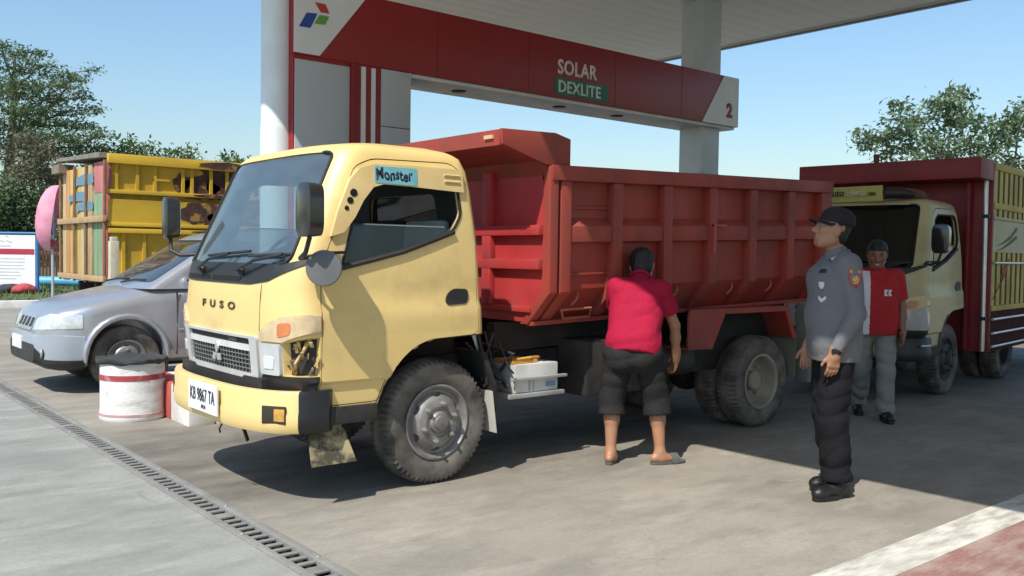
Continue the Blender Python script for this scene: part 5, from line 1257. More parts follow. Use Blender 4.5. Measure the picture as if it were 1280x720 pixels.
    if np.dot(a1, A['hdir']) < 0: a1 = -a1
    for k in range(25):
        t = 2*math.pi*k/24; ring.append(nk+nd*(.018-.028*max(0, math.cos(t)))+(a1*math.cos(t)*.074+lat*math.sin(t)*.070))
    MB().tube(ring, .013, 8, cap=False).build('collar', g.get('collar', g['mat']), sh_o, smooth=60)
    # ---- trousers
    t_ = spec['pants']; T_ = [(cap_(A['hipL'], A['hipR'], .098, .098), .05), (cap_(pv+lat*.05, A['hipL'], .105, .10), .05), (cap_(pv-lat*.05, A['hipR'], .105, .10), .05)]
    for x_ in t_.get('extra', []): T_.append((x_, .05))
    for s in 'LR':
        hp_, kn, an = A['hip'+s], A['knee'+s], A['ank'+s]
        if t_['len'] == 'long': T_ += [(cap_(hp_, kn, .098, t_.get('kr', .080)), .025), (cap_(kn, an-unit(an-kn)*.0, t_.get('kr', .080), t_.get('ar', .070)), .02)]
        else: T_ += [(cap_(hp_, kn, .104, .090), .02), (cap_(kn, kn+(an-kn)*t_['frac'], .092, .098), .02)]
    def pclip(X, Y, Z):
        top = (X-pv[0])*hu[0]+(Y-pv[1])*hu[1]+(Z-pv[2])*hu[2]-.10
        bot = np.full_like(top, -1.0)
        if t_['len'] == 'long': bot = t_.get('cuff', .06)-Z
        else:
            for s in 'LR':
                kn, an = A['knee'+s], A['ank'+s]; d = unit(an-kn); e0 = kn+(an-kn)*t_['frac']
                cut = (X-e0[0])*d[0]+(Y-e0[1])*d[1]+(Z-e0[2])*d[2]
                lats = np.abs((X-e0[0])*lat[0]+(Y-e0[1])*lat[1]) < .13
                bot = np.where(lats, np.maximum(bot, cut), bot)
        return np.maximum(top, bot)
    V, Fq = implicit(T_, h+.0005, .04, disp=(lambda w_: (lambda X, Y, Z: w_(X, Y, Z)*(1+1.6*np.exp(-((Z-.20)/.11)**2)+.5*np.exp(-((Z-.52)/.08)**2))))(wobble(t_.get('fold', .004), 36, 36, 46, 3)) if t_['len'] == 'long' else wobble(t_.get('fold', .004), 36, 36, 46, 3), clip=pclip)
    pt = np_obj('trousers' if t_['len'] == 'long' else 'shorts', V, Fq, t_['mat'], ps)
    return ps, A, q, R_, sh_o, pt, body
def shoe(ps, ank, toe, m, sole_m, hi=.16, L=.29, wd=.050, laces=True):
    a, t = np.array(ank), np.array(toe); d = unit((t-a)*np.array([1, 1, 0])); sd_ = np.array([-d[1], d[0], 0]); b = np.array([a[0], a[1], 0])-d*.075
    P = [(cap_(b+d*.03+np.array([0, 0, .055]), b+d*.10+np.array([0, 0, .060]), .043, .047), .03), (cap_(b+d*.10+np.array([0, 0, .055]), b+d*(L-.06)+np.array([0, 0, .044]), .047, .038), .04), (ell(b+d*(L-.055)+np.array([0, 0, .045]), (.055, .045, .040), np.stack([d, sd_, [0, 0, 1]], 1)), .02),
         (cap_(b+d*.075+np.array([0, 0, .08]), b+d*.07+np.array([0, 0, hi]), .046, .050), .03)]
    V, Fq = implicit(P, .006, .03, disp=wobble(.0012, 90, 90, 120, 2), clip=lambda X, Y, Z: .018-Z)
    s_ = np_obj('shoe', V, Fq, m, ps)
    out_ = []
    for k in range(24):
        u = 2*math.pi*k/24; x = math.cos(u); y = math.sin(u); wx = wd*(1.0 if x > 0 else .82)
        p_ = b+d*(L/2-.01+x*(L/2+.004))+sd_*(math.copysign(abs(y)**.7, y)*wx); out_.append(p_)
    rings = [[(p_[0], p_[1], z) for p_ in out_] for z in (.001, .012, .030)]
    MB().loft(rings).build('sole', sole_m, s_, bevel=.003)
    return s_

# ---------------------------------------------------------------- officer in grey shirt
M_UNI = mat('uniform_grey', (.165, .168, .175), .85, var=.06, vscale=5, fine=.10, bump=.5, bscale=26, spec=.2)
M_UBK = mat('uniform_black', (.012, .012, .014), .85, var=.15, fine=.1, bump=.5, bscale=24, spec=.15)
M_BOOT = mat('boot_black', (.010, .010, .010), .42, var=.3, bump=.4, bscale=60)
OFF_DIR = 137
J = dict(up=(0, 0, 1), pelvis=(0, 0, .965), chest=(.005, 0, 1.31), neck=(.0, 0, 1.475), headc=(.035, 0, 1.635), hdir=(.96, .04, .22), hup=(-.22, 0, .97),
         shL=(-.015, .180, 1.415), shR=(-.015, -.180, 1.415), elL=(-.055, .232, 1.135), elR=(-.04, -.235, 1.135), wrL=(.065, .235, .905), wrR=(.10, -.22, .90),
         hipL=(0, .095, .92), hipR=(0, -.095, .92), kneeL=(.035, .105, .50), kneeR=(.00, -.11, .50), ankL=(-.01, .115, .10), ankR=(-.07, -.125, .10), toeL=(.18, .24, 0), toeR=(.12, -.02, 0))
spec = dict(skin=SKIN, h=.0065, hair=.8, handL=((.10, .0, -.99), (.3, -.9, 0), (.95, .2, 0), .42), handR=((.12, 0, -.99), (.3, .9, 0), (.95, -.2, 0), .42),
            shirt=dict(mat=M_UNI, sleeve='long', hem=.13, ease=.028, belly=1.5, fold=.0045, seed=2, extra=[ell((.045, 0, 1.12), (.135, .155, .17)), ell((.045, 0, 1.33), (.125, .16, .12)), cap_((0, .055, .92), (0, .055, .82), .135, .14), cap_((0, -.055, .92), (0, -.055, .82), .135, .14)]),
            pants=dict(mat=M_UBK, len='long', fold=.0065, kr=.097, ar=.088, cuff=.11))
off, A, q, R_, sh_o, pt, bd = build_person('person', 'person in grey uniform shirt, black cap, black trousers and boots looking up', (5.14, 3.03, 0), OFF_DIR, J, spec)
M_CAP = mat('cap_black', (.010, .010, .011), .85, var=.1, bump=.2, bscale=200)
cp = [(ell(q(-.020, 0, .055), (.108, .092, .088), R_), .02), (ell(q(-.022, 0, .095), (.098, .085, .055), R_), .02)]
cc = A['headc']; u_ = unit(A['hup']); f_ = unit(A['hdir'])
V, Fq = implicit(cp, .006, .02, clip=lambda X, Y, Z: .046-((X-cc[0])*u_[0]+(Y-cc[1])*u_[1]+(Z-cc[2])*u_[2])); capo = np_obj('cap', V, Fq, M_CAP, off)
rings = []
for k in range(9):
    s = (k-4)/4; y = s*.082; x0 = .060*math.sqrt(max(0, 1-s*s*.85))+.0; x1 = x0+.095*math.sqrt(max(.02, 1-s*s)); dz = .052-.018*s*s
    rings.append([tuple(q(x0-.01, y, dz+.005)), tuple(q(x1, y, dz-.012)), tuple(q(x1, y, dz-.018)), tuple(q(x0-.01, y, dz-.003))])
MB().loft(rings).build('cap_brim', M_CAP, capo, smooth=50)
for s, J_ in (('L', J), ('R', J)): shoe(off, J['ank'+s], J['toe'+s], M_BOOT, M_BOOT, hi=.20)
# watch on the left wrist, arm patch, chest badges, shoulder mark, pocket flaps
def ringband(c, d, r, wd, name, m, parent):
    d = Vector(d).normalized(); u = d.orthogonal().normalized(); v = d.cross(u)
    pts = [Vector(c)+(u*math.cos(t)+v*math.sin(t))*r for t in [2*math.pi*k/20 for k in range(21)]]
    MB().loft([[tuple(p_+d*wd*a+ (p_-Vector(c)).normalized()*b) for p_ in pts[:-1]] for a, b in ((-.5, -.003), (-.5, .003), (.5, .003), (.5, -.003))]).build(name, m, parent, smooth=40)
wl = Vector(J['wrL']); el_ = Vector(J['elL'])
ringband(wl.lerp(el_, .02), wl-el_, .034, .024, 'watch_strap', DARK, off)
MB().box((wl.x+.0, wl.y+.026, wl.z-.008), (wl.x+.03, wl.y+.038, wl.z+.022)).build('watch', mat('watch_black', (.015, .015, .015), .2), off, bevel=.004)
def surf(o, origin, direction):
    hit = o.ray_cast(Vector(origin), Vector(direction)); return hit[1] if hit[0] else None
def decal(o, pts2, origin, direction, right, upd, name, m, parent, lift=.004):
    """flat emblem laid on a garment: 2D outline around a ray hit"""
    d = Vector(direction).normalized(); rgt = Vector(right).normalized(); uu = Vector(upd).normalized(); vs = []
    n = len(pts2)
    for (a, b) in pts2:
        pnt = Vector(origin)+rgt*a+uu*b; hit = surf(o, pnt, d)
        if hit is None: return None
        vs.append(hit-d*lift)
    cen = sum(vs, Vector())/n
    mb = MB(); mb.add([tuple(v) for v in vs]+[tuple(v+d*(lift+.004)) for v in vs]+[tuple(cen-d*.001)], [(i, (i+1) % n, 2*n) for i in range(n)]+[(i, i+n, (i+1) % n+n, (i+1) % n) for i in range(n)])
    return mb.build(name, m, parent)
bpy.context.view_layer.update()
PO = (-.035, .6, 1.345); PD = (0, -1, 0)
shield = [(-.038, .055), (.038, .055), (.040, .0), (.034, -.035), (.0, -.060), (-.034, -.035), (-.040, .0)]
decal(sh_o, shield, PO, PD, (-1, 0, 0), (0, 0, 1), 'arm_patch', mat('patch_red', (.34, .045, .03), .7, var=.2, vscale=40), sh_o)
decal(sh_o, [(-.034, .052), (.034, .052), (.034, .032), (-.034, .032)], PO, PD, (-1, 0, 0), (0, 0, 1), 'patch_band', mat('patch_orange', (.62, .24, .05), .7, var=.5, vscale=120), sh_o, .006)
decal(sh_o, [(-.022, .0), (-.010, .016), (.012, .016), (.022, .0), (.012, -.030), (-.012, -.030)], PO, PD, (-1, 0, 0), (0, 0, 1), 'patch_emblem', mat('patch_gold', (.60, .30, .10), .7, var=.5, vscale=90), sh_o, .006)
CD = Vector((-1, -.35, 0)).normalized(); CR = Vector((-.35, 1, 0)).normalized()
for (oy, oz, pts2, nm, m_) in ((.09, 1.385, [(-.022, .012), (.022, .012), (.022, -.012), (-.022, -.012)], 'name_tag', mat('tag_black', (.012, .012, .012), .5)),
                              (.10, 1.30, [(-.018, .02), (.018, .02), (.018, -.004), (.006, -.022), (-.006, -.022), (-.018, -.004)], 'chest_badge', mat('badge_white', (.62, .62, .62), .5)),
                              (.10, 1.215, [(-.024, .02), (0, .002), (.024, .02), (.024, .0), (0, -.02), (-.024, .0)], 'chest_badge', MATS['badge_white'])):
    decal(sh_o, pts2, (.55, oy+.19, oz), CD, CR, (0, 0, 1), nm, m_, sh_o)
decal(sh_o, [(-.055, .035), (.055, .035), (.055, -.045), (.0, -.06), (-.055, -.045)], (.55, .29, 1.29), CD, CR, (0, 0, 1), 'pocket_flap', M_UNI, sh_o, .003)
decal(sh_o, [(-.030, .02), (.035, .02), (.035, -.02), (-.030, -.02)], (.03, .115, 1.8), (0, 0, -1), (1, 0, 0), (0, 1, 0), 'shoulder_mark', MATS['badge_white'], sh_o, .006)
decal(sh_o, [(-.035, .028), (.040, .028), (.040, -.028), (-.035, -.028)], (.035, .11, 1.8), (0, 0, -1), (1, 0, 0), (0, 1, 0), 'shoulder_strap', MATS['tag_black'], sh_o, .003)
decal(pt, [(-.07, .03), (.07, .03), (.07, -.03), (-.07, -.03)], (.02, .6, .70), (0, -1, 0), (-1, 0, 0), (0, 0, 1), 'cargo_flap', M_UBK, pt, .008)

# ---------------------------------------------------------------- man bending toward the truck
M_RSH = mat('crimson_shirt', (.36, .010, .040), .85, var=.08, vscale=4, fine=.1, bump=.5, bscale=26, spec=.2)
M_SHO = mat('charcoal_denim', (.028, .027, .027), .9, var=.2, vscale=8, fine=.25, bump=.5, bscale=28, spec=.15)
J = dict(up=(0, 0, 1), pelvis=(-.08, .0, .84), chest=(.085, -.03, 1.155), neck=(.175, -.05, 1.285), headc=(.30, -.07, 1.385), hdir=(.90, -.10, -.40), hup=(.40, 0, .90),
         shL=(.12, .115, 1.225), shR=(.10, -.200, 1.215), elL=(.27, .12, 1.0), elR=(.15, -.305, .965), wrL=(.42, .02, .86), wrR=(.235, -.325, .745),
         hipL=(-.07, .095, .80), hipR=(-.07, -.095, .80), kneeL=(-.01, .135, .455), kneeR=(.02, -.175, .455), ankL=(-.05, .140, .085), ankR=(-.02, -.205, .085), toeL=(.12, .10, 0), toeR=(.09, -.42, 0))
spec = dict(skin=mat('skin_warm', (.38, .19, .105), .5, var=.08, vscale=8), h=.0065, bare_feet=True, handL=((.7, -.5, -.5), (0, 0, -1), (.2, .9, 0), .5), handR=((.45, .05, -.88), (.3, .9, .2), (.85, .3, .4), .5), hair=1.1,
            shirt=dict(mat=M_RSH, sleeve='short', slen=.66, hem=.085, ease=.028, belly=1.35, fold=.0052, seed=5, extra=[ell((.02, -.02, 1.0), (.12, .155, .21), Matrix.Rotation(rad(28), 3, 'Y')), cap_((-.085, .06, .86), (-.095, .06, .80), .115, .115), cap_((-.085, -.06, .86), (-.095, -.06, .80), .115, .115)], slim=.78),
            pants=dict(mat=M_SHO, len='short', frac=.30, fold=.006, extra=[ell((-.10, .07, .76), (.115, .11, .13)), ell((-.10, -.07, .76), (.115, .11, .13))]))
rm_loc = (4.74, 4.35, 0)
rman, A, q, R_, sh_r, pt_r, bd = build_person('person', 'person in crimson shirt and dark shorts bending toward the dump truck, seen from behind', rm_loc, 45, J, spec)
M_SAN = mat('sandal_grey', (.10, .095, .09), .8, var=.2); 
for s in 'LR':
    a, t = np.array(J['ank'+s]), np.array(J['toe'+s]); d = unit((t-a)*np.array([1, 1, 0])); sd_ = np.array([-d[1], d[0], 0]); b = np.array([a[0], a[1], 0])
    out_ = []
    for k in range(24):
        u = 2*math.pi*k/24; x, y = math.cos(u), math.sin(u); wx = .052 if x > 0 else .040
        p_ = b+d*(.065+x*.140)+sd_*(math.copysign(abs(y)**.75, y)*wx); out_.append(p_)
    so = MB().loft([[(p_[0], p_[1], z) for p_ in out_] for z in (.001, .010, .020)]).build('sandal', M_SAN, rman, bevel=.003)
    st_ = [[tuple(b+d*x0+sd_*(.050*math.cos(v))+np.array([0, 0, .012+.062*math.sin(v)])) for v in [math.pi*k/10 for k in range(11)]] for x0 in (.075, .135)]
    inner = [[tuple(b+d*x0+sd_*(.045*math.cos(v))+np.array([0, 0, .012+.056*math.sin(v)])) for v in [math.pi*k/10 for k in range(11)]] for x0 in (.075, .135)]
    mbs = MB(); n = 11
    mbs.add(st_[0]+st_[1]+inner[0]+inner[1], [(i, i+1, n+i+1, n+i) for i in range(10)]+[(2*n+i, 3*n+i, 3*n+i+1, 2*n+i+1) for i in range(10)]+[(i, 2*n+i, 2*n+i+1, i+1) for i in range(10)]+[(n+i, n+i+1, 3*n+i+1, 3*n+i) for i in range(10)])
    mbs.build('sandal_strap', M_SAN, so, smooth=50)

# ---------------------------------------------------------------- man in red and white shirt walking up
M_R2 = mat('red_polo', (.42, .012, .016), .8, var=.08, fine=.1, bump=.25, bscale=220); M_W2 = mat('white_cloth', (.66, .65, .66), .8, var=.05)
M_GT = mat('grey_trousers', (.23, .23, .215), .85, var=.1, fine=.12, bump=.3, bscale=180)
J = dict(up=(0, 0, 1), pelvis=(0, 0, .885), chest=(.02, 0, 1.20), neck=(.02, 0, 1.365), headc=(.075, .0, 1.505), hdir=(.93, -.05, -.28), hup=(.28, 0, .95),
         shL=(.0, .175, 1.305), shR=(.0, -.175, 1.305), elL=(-.02, .235, 1.04), elR=(-.06, -.235, 1.04), wrL=(.04, .235, .82), wrR=(.02, -.24, .80),
         hipL=(0, .09, .84), hipR=(0, -.09, .84), kneeL=(.07, .10, .46), kneeR=(-.06, -.10, .46), ankL=(.10, .10, .10), ankR=(-.27, -.10, .12), toeL=(.32, .14, 0), toeR=(-.04, -.10, 0))
spec = dict(skin=SKIN2, h=.0075, smile=True, hair=1.1, handL=((.15, 0, -.98), (.3, -.9, 0), (.95, .2, 0), .4), handR=((.15, 0, -.98), (.3, .9, 0), (.95, -.2, 0), .4),
            shirt=dict(mat=M_R2, mat2=M_W2, sleeve='short', slen=.78, hem=.10, ease=.026, belly=1.5, fold=.0035, seed=7, split=lambda c: (c[:, 1] < -.06) & (c[:, 1] > -.15) & (c[:, 0] > .0) & (c[:, 2] < 1.36), extra=[ell((.03, 0, 1.02), (.13, .16, .2)), cap_((0, .06, .86), (0, .06, .80), .13, .13), cap_((0, -.06, .86), (0, -.06, .80), .13, .13)]),
            pants=dict(mat=M_GT, len='long', fold=.006, kr=.085, ar=.078, cuff=.055))
man2, A, q, R_, sh_2, pt_2, bd = build_person('person', 'person in red shirt with white stripe and grey trousers smiling beside the officer', (7.90, 4.26, 0), math.degrees(math.atan2(-.58, -.87)), J, spec)
for s in 'LR': shoe(man2, J['ank'+s], J['toe'+s], M_BOOT, M_BOOT, hi=.12, L=.28)
bpy.context.view_layer.update()
for dy in (0, .035):
    decal(sh_2, [(-.014, .028), (.014, .03), (.014, .016), (-.002, .014), (-.002, -.014), (.014, -.016), (.012, -.03), (-.014, -.028)], (.6, .075+dy, 1.165), (-1, 0, 0), (0, 1, 0), (0, 0, 1), 'chest_print', M_W2, sh_2, .004)
wl = Vector(J['wrL']); ringband(wl, wl-Vector(J['elL']), .033, .022, 'watch_strap', DARK, man2)
# ================================================================ background: trees, sign, fence, parasol
def leaf_mat(name, c, c2, scale=1.2):
    m = bpy.data.materials.new(name); m.use_nodes = True; MATS[name] = m
    n = m.node_tree.nodes; L = m.node_tree.links; b = n['Principled BSDF']; b.inputs['Roughness'].default_value = .55; b.inputs['Specular IOR Level'].default_value = .3
    g = n.new('ShaderNodeNewGeometry'); ns = n.new('ShaderNodeTexNoise'); ns.inputs['Scale'].default_value = scale; ns.inputs['Detail'].default_value = 6; L.new(g.outputs['Position'], ns.inputs['Vector'])
    mr = n.new('ShaderNodeMapRange'); mr.inputs[1].default_value = .32; mr.inputs[2].default_value = .68; L.new(ns.outputs[0], mr.inputs[0])
    mx = n.new('ShaderNodeMix'); mx.data_type = 'RGBA'; mx.inputs[6].default_value = (*c, 1); mx.inputs[7].default_value = (*c2, 1); L.new(mr.outputs[0], mx.inputs[0]); L.new(mx.outputs[2], b.inputs['Base Color'])
    tl = n.new('ShaderNodeBsdfTranslucent'); L.new(mx.outputs[2], tl.inputs[0]); ms = n.new('ShaderNodeMixShader'); ms.inputs[0].default_value = .3
    o_ = n['Material Output']; L.new(b.outputs[0], ms.inputs[1]); L.new(tl.outputs[0], ms.inputs[2]); L.new(ms.outputs[0], o_.inputs[0]); return m
BARK = mat('bark_grey', (.16, .13, .10), .9, var=.3, vscale=6, bump=.6, bscale=30)
def tree(name, label, base, clumps, lm, leaf=.16, dens=1.0, seed=1, trunk_r=.2, group='trees behind the station', trunk_top=None, flat=False):
    """clumps: [(Vector centre, rx, ry, rz)]; each clump holds sprays of small leaves"""
    rg = np.random.default_rng(seed); base = Vector(base)
    t = thing(name, label, 'tree', base, 0, group)
    top = trunk_top or max((c[0] for c in clumps), key=lambda q: q.z)
    cx = sum((c[0] for c in clumps), Vector())/len(clumps)
    tb = MB(); pts = []
    nseg = 7
    for i in range(nseg+1):
        f = i/nseg; q = base.lerp(Vector((top.x, top.y, top.z)), f); w_ = .25*math.sin(f*5+seed)*trunk_r*2; pts.append(Vector((q.x+w_, q.y-w_*.5, q.z)))
    tb.tube(pts, [trunk_r*(1-.85*i/nseg) for i in range(nseg+1)], 8)
    for c in clumps:
        p_ = c[0]; best = min(pts, key=lambda q_: (Vector((q_.x-p_.x, q_.y-p_.y, (q_.z-(p_.z-.28*math.hypot(q_.x-p_.x, q_.y-p_.y)))*1.5)).length))
        mid = best.lerp(p_, .5)+Vector((rg.uniform(-.2, .2), rg.uniform(-.2, .2), rg.uniform(-.1, .25)))
        r0 = max(.02, trunk_r*.28*min(1, c[1]/1.2)); tb.tube([best, mid, p_], [r0, r0*.6, r0*.3], 5)
        for k in range(4):
            e = p_+Vector((rg.uniform(-1, 1)*c[1], rg.uniform(-1, 1)*c[2], rg.uniform(-.5, .9)*c[3]))*.8; tb.tube([mid.lerp(p_, .7), e], [r0*.35, r0*.12], 4)
    tb.build('trunk', BARK, t, smooth=60)
    vs, fs = [], []; k0 = 0
    for c in clumps:
        vol = c[1]*c[2]*c[3]; nsp = int(max(16, 130*dens*(c[1]*c[3]+c[1]*c[2]+c[2]*c[3])/3/(leaf*leaf*22)))
        d = rg.normal(size=(nsp, 3)); d /= np.linalg.norm(d, axis=1)[:, None]; rr_ = rg.uniform(.25, 1, nsp)**.5
        P = np.array(c[0])+d*rr_[:, None]*np.array([c[1], c[2], c[3]])*(1+.18*rg.normal(size=(nsp, 1)))
        for p_ in P:
            m_ = rg.integers(4, 8); sp = leaf*1.5
            for _ in range(m_):
                q_ = p_+rg.normal(size=3)*sp*.6*np.array([1, 1, .6])
                nrm = rg.normal(size=3)+np.array([0, 0, 1.4 if flat else .7]); nrm /= np.linalg.norm(nrm)
                a = np.cross(nrm, rg.normal(size=3)); a /= np.linalg.norm(a)+1e-9; b = np.cross(nrm, a)
                L_ = leaf*rg.uniform(.6, 1.25); W_ = L_*.42
                vs += [q_-a*L_*.5, q_+b*W_*.5+nrm*L_*.05, q_+a*L_*.5, q_-b*W_*.5+nrm*L_*.05]; fs.append((k0, k0+1, k0+2, k0+3)); k0 += 4
    me = bpy.data.meshes.new('crown'); me.from_pydata([tuple(v) for v in vs], [], fs); me.update(); me.transform(Matrix.Translation(-base)); me.materials.append(lm)
    o = bpy.data.objects.new('crown', me); COL.objects.link(o); o.parent = t
    return t
def pc(lst, depth, spread=.9, seed=0, jit=1.5):
    rg = random.Random(seed); o_ = []
    for (x, y, rx, ry) in lst:
        dd = depth+rg.uniform(-jit, jit); s = dd/F_PX; o_.append((at(x, y, dd), rx*s, rx*s*spread, ry*s))
    return o_
def gbase(px, depth): q = at(px, 330, depth); return (q.x, q.y, 0.0)
L_DK = leaf_mat('leaf_dark', (.085, .135, .065), (.18, .24, .11)); L_MD = leaf_mat('leaf_mid', (.075, .125, .035), (.17, .24, .075)); L_OL = leaf_mat('leaf_olive', (.11, .115, .06), (.20, .175, .11)); L_GR = leaf_mat('leaf_greyed', (.075, .125, .06), (.19, .26, .13), 2.5)
big = [(2, 55, 18, 6), (12, 68, 22, 5), (42, 67, 20, 4), (50, 80, 22, 5), (20, 88, 26, 6), (72, 96, 22, 4), (98, 97, 16, 4), (116, 88, 11, 4), (84, 108, 22, 4), (30, 106, 34, 6), (8, 118, 26, 8), (60, 122, 34, 5), (104, 120, 16, 4), (30, 138, 34, 7), (80, 140, 30, 5), (116, 137, 16, 4), (52, 154, 38, 6), (100, 158, 26, 5), (10, 160, 30, 8), (124, 168, 18, 5), (70, 172, 40, 7), (30, 180, 36, 8), (110, 184, 26, 7), (76, 192, 36, 8), (-30, 110, 40, 40), (-40, 180, 40, 40)]
tree('shade_tree', 'tall dark tree with layered spreading branches beyond the road', gbase(20, 44), pc(big, 44, 1.0, 1, 2.5), L_DK, leaf=.21, dens=1.3, seed=3, trunk_r=.4, flat=True)
tree('olive_tree', 'brownish green slim tree standing under the tall layered tree', gbase(42, 38), pc([(40, 178, 24, 12), (25, 195, 26, 14), (55, 198, 22, 12), (40, 215, 30, 14), (20, 225, 22, 14), (62, 220, 18, 12)], 38, 1, 2, 1.2), L_OL, leaf=.2, dens=1.5, seed=5, trunk_r=.14)
for i, (px, dep, cl) in enumerate(((2, 36, [(5, 240, 26, 18), (0, 262, 30, 20), (12, 285, 26, 20), (-15, 250, 30, 30), (-5, 305, 30, 20), (10, 318, 30, 16), (25, 300, 20, 20)]), (45, 37, [(40, 245, 24, 18), (50, 262, 28, 18), (40, 285, 28, 20), (58, 280, 22, 20), (48, 305, 26, 18), (40, 320, 30, 14), (62, 300, 20, 24)]), (78, 39, [(75, 230, 20, 18), (90, 245, 22, 20), (72, 262, 22, 20), (82, 290, 24, 22), (95, 270, 18, 22), (80, 312, 22, 14)]))):
    tree('dark_thicket_tree', ['dark green thicket tree behind the notice board', 'dark green thicket tree beside the pink parasol', 'dark green thicket tree hidden partly by the plank tailgate'][i], gbase(px, dep), pc(cl, dep, 1, 10+i, 1.2), L_DK, leaf=.20, dens=2.0, seed=20+i, trunk_r=.12)
tree('leafy_tree', 'bright green leafy tree showing above the yellow box truck', gbase(165, 48), pc([(140, 188, 20, 12), (165, 182, 16, 12), (185, 188, 18, 9), (150, 198, 26, 10), (120, 200, 20, 14), (178, 200, 22, 9)], 48, 1, 4, 2), L_MD, leaf=.28, dens=1.0, seed=7, trunk_r=.25)
tree('leafy_tree', 'small round topped green tree above the brown painted end of the box truck', gbase(230, 50), pc([(222, 192, 12, 8), (238, 190, 11, 7), (210, 198, 14, 8), (232, 202, 18, 8)], 50, 1, 5, 1.5), L_MD, leaf=.28, dens=1.0, seed=8, trunk_r=.2)
tree('leafy_tree', 'small green tree just peeping over the cab roof beside the round column', gbase(292, 50), pc([(290, 198, 9, 6), (300, 204, 12, 8), (280, 206, 8, 6)], 50, 1, 6, 1.2), L_MD, leaf=.28, dens=1.0, seed=9, trunk_r=.2)
rt1 = [(1080, 168, 7, 4), (1093, 176, 9, 6), (1082, 182, 5, 3), (1124, 134, 9, 8), (1120, 147, 9, 8), (1112, 172, 8, 5), (1124, 168, 8, 4), (1120, 186, 9, 8), (1110, 196, 9, 7), (1140, 152, 9, 7), (1152, 150, 8, 8), (1165, 137, 10, 8), (1178, 134, 9, 7), (1136, 168, 8, 5), (1155, 174, 8, 5), (1193, 118, 9, 7), (1182, 125, 8, 6), (1203, 122, 6, 6), (1196, 136, 11, 8), (1206, 145, 8, 7), (1186, 150, 10, 8), (1198, 158, 9, 7), (1168, 166, 8, 5), (1185, 178, 12, 8), (1172, 188, 12, 8), (1195, 190, 9, 7), (1143, 186, 6, 6), (1150, 198, 8, 5), (1180, 200, 9, 6)]
tree('slender_tree', 'airy young tree with separate leaf tufts rising above the red headboard', gbase(1160, 27), pc(rt1, 27, 1, 12, 1.0), L_GR, leaf=.21, dens=.21, seed=11, trunk_r=.10, group='airy trees behind the stake truck')
rt2 = [(1222, 152, 7, 7), (1228, 165, 8, 6), (1218, 178, 8, 6), (1212, 190, 10, 7), (1240, 182, 8, 5), (1236, 197, 9, 7), (1252, 160, 7, 5), (1265, 152, 9, 7), (1278, 135, 9, 9), (1275, 150, 9, 8), (1262, 165, 10, 6), (1256, 175, 5, 4), (1290, 160, 12, 14), (1275, 205, 10, 7), (1258, 208, 8, 6), (1295, 190, 12, 10)]
tree('slender_tree', 'airy young tree with drooping tufts above the yellow slatted truck side', gbase(1250, 26), pc(rt2, 26, 1, 13, 1.0), L_GR, leaf=.21, dens=.21, seed=13, trunk_r=.09, group='airy trees behind the stake truck')

# notice board on the verge
M_BLU = mat('frame_blue', (.03, .17, .36), .45, var=.1); M_BRD = mat('board_white', (.74, .74, .74), .5, var=.03)
SD = 25.8
q0, q1 = at(-38, 361, SD), at(47, 361, SD); zb, zt = at(47, 361, SD).z, at(47, 292, SD).z
ux = (q1-q0); ux.z = 0; Lb = ux.length; ux.normalize(); nx = Vector((-ux.y, ux.x, 0)); 
if nx.dot(FW) > 0: nx = -nx
base = Vector((q1.x, q1.y, 0)); sgn = thing('notice_board', 'white notice board with red band in a blue tube frame on the verge', 'sign', base)
def bp_(a, z, d=0): v = base-ux*a+nx*d; return Vector((v.x, v.y, z))
MB().bar(bp_(.06, (zb+zt)/2), bp_(Lb-.06, (zb+zt)/2), .03, zt-zb-.1).build('board', M_BRD, sgn)
MB().bar(bp_(.08, zt-.52, .017), bp_(Lb-.08, zt-.52, .017), .006, .16).build('red_band', mat('band_crimson', (.40, .03, .06), .5), sgn)
for a in (0, Lb): MB().tube([bp_(a, -.1), bp_(a, zt)], .045, 8).build('post', M_BLU, sgn, smooth=50)
for z in (zt, zb): MB().tube([bp_(0, z), bp_(Lb, z)], .040, 8).build('frame_rail', M_BLU, sgn, smooth=50)
tl = mat('print_grey', (.45, .46, .48), .6)
for k in range(7):
    w0 = [.35, .35, .4, .35, .5, .45, .6][k]; MB().bar(bp_(w0, zt-.72-.095*k, .017), bp_(Lb-w0*.8, zt-.72-.095*k, .017), .004, .022).build('text_line', tl, sgn)
for (a, z, l) in ((.72, -.26, .16), (.92, -.24, .22), (.75, -.36, .45), (.80, -.12, .10)): MB().bar(bp_(a, zt+z, .017), bp_(a+l, zt+z+(.05 if l < .3 else 0), .017), .004, .03).build('print_mark', tl, sgn)
# bundles by the board
for (px, nm, lab, cl, sc) in ((12, 'dark_bundle', 'dark lumpy bundle lying under the notice board', (.03, .03, .035), .55), (30, 'red_bundle', 'red cloth bundle lying under the notice board', (.40, .06, .06), .5)):
    c = at(px, 372, SD-.3); z0 = .10+(c.y-25.05)*.028
    P = [ell((0, 0, .12), (sc*.55, .25, .16)), ell((sc*.3, 0, .10), (sc*.35, .22, .13)), ell((-sc*.35, .05, .10), (sc*.3, .2, .12))]
    V, Fq = implicit(P, .02, .05, disp=wobble(.015, 16, 14, 22, px), clip=lambda X, Y, Z: -Z-.02)
    o = np_obj(nm, V, Fq, mat(nm, cl, .85, var=.4, vscale=8), None); o.location = (c.x, c.y, z0); tag(o, lab, 'bundle')
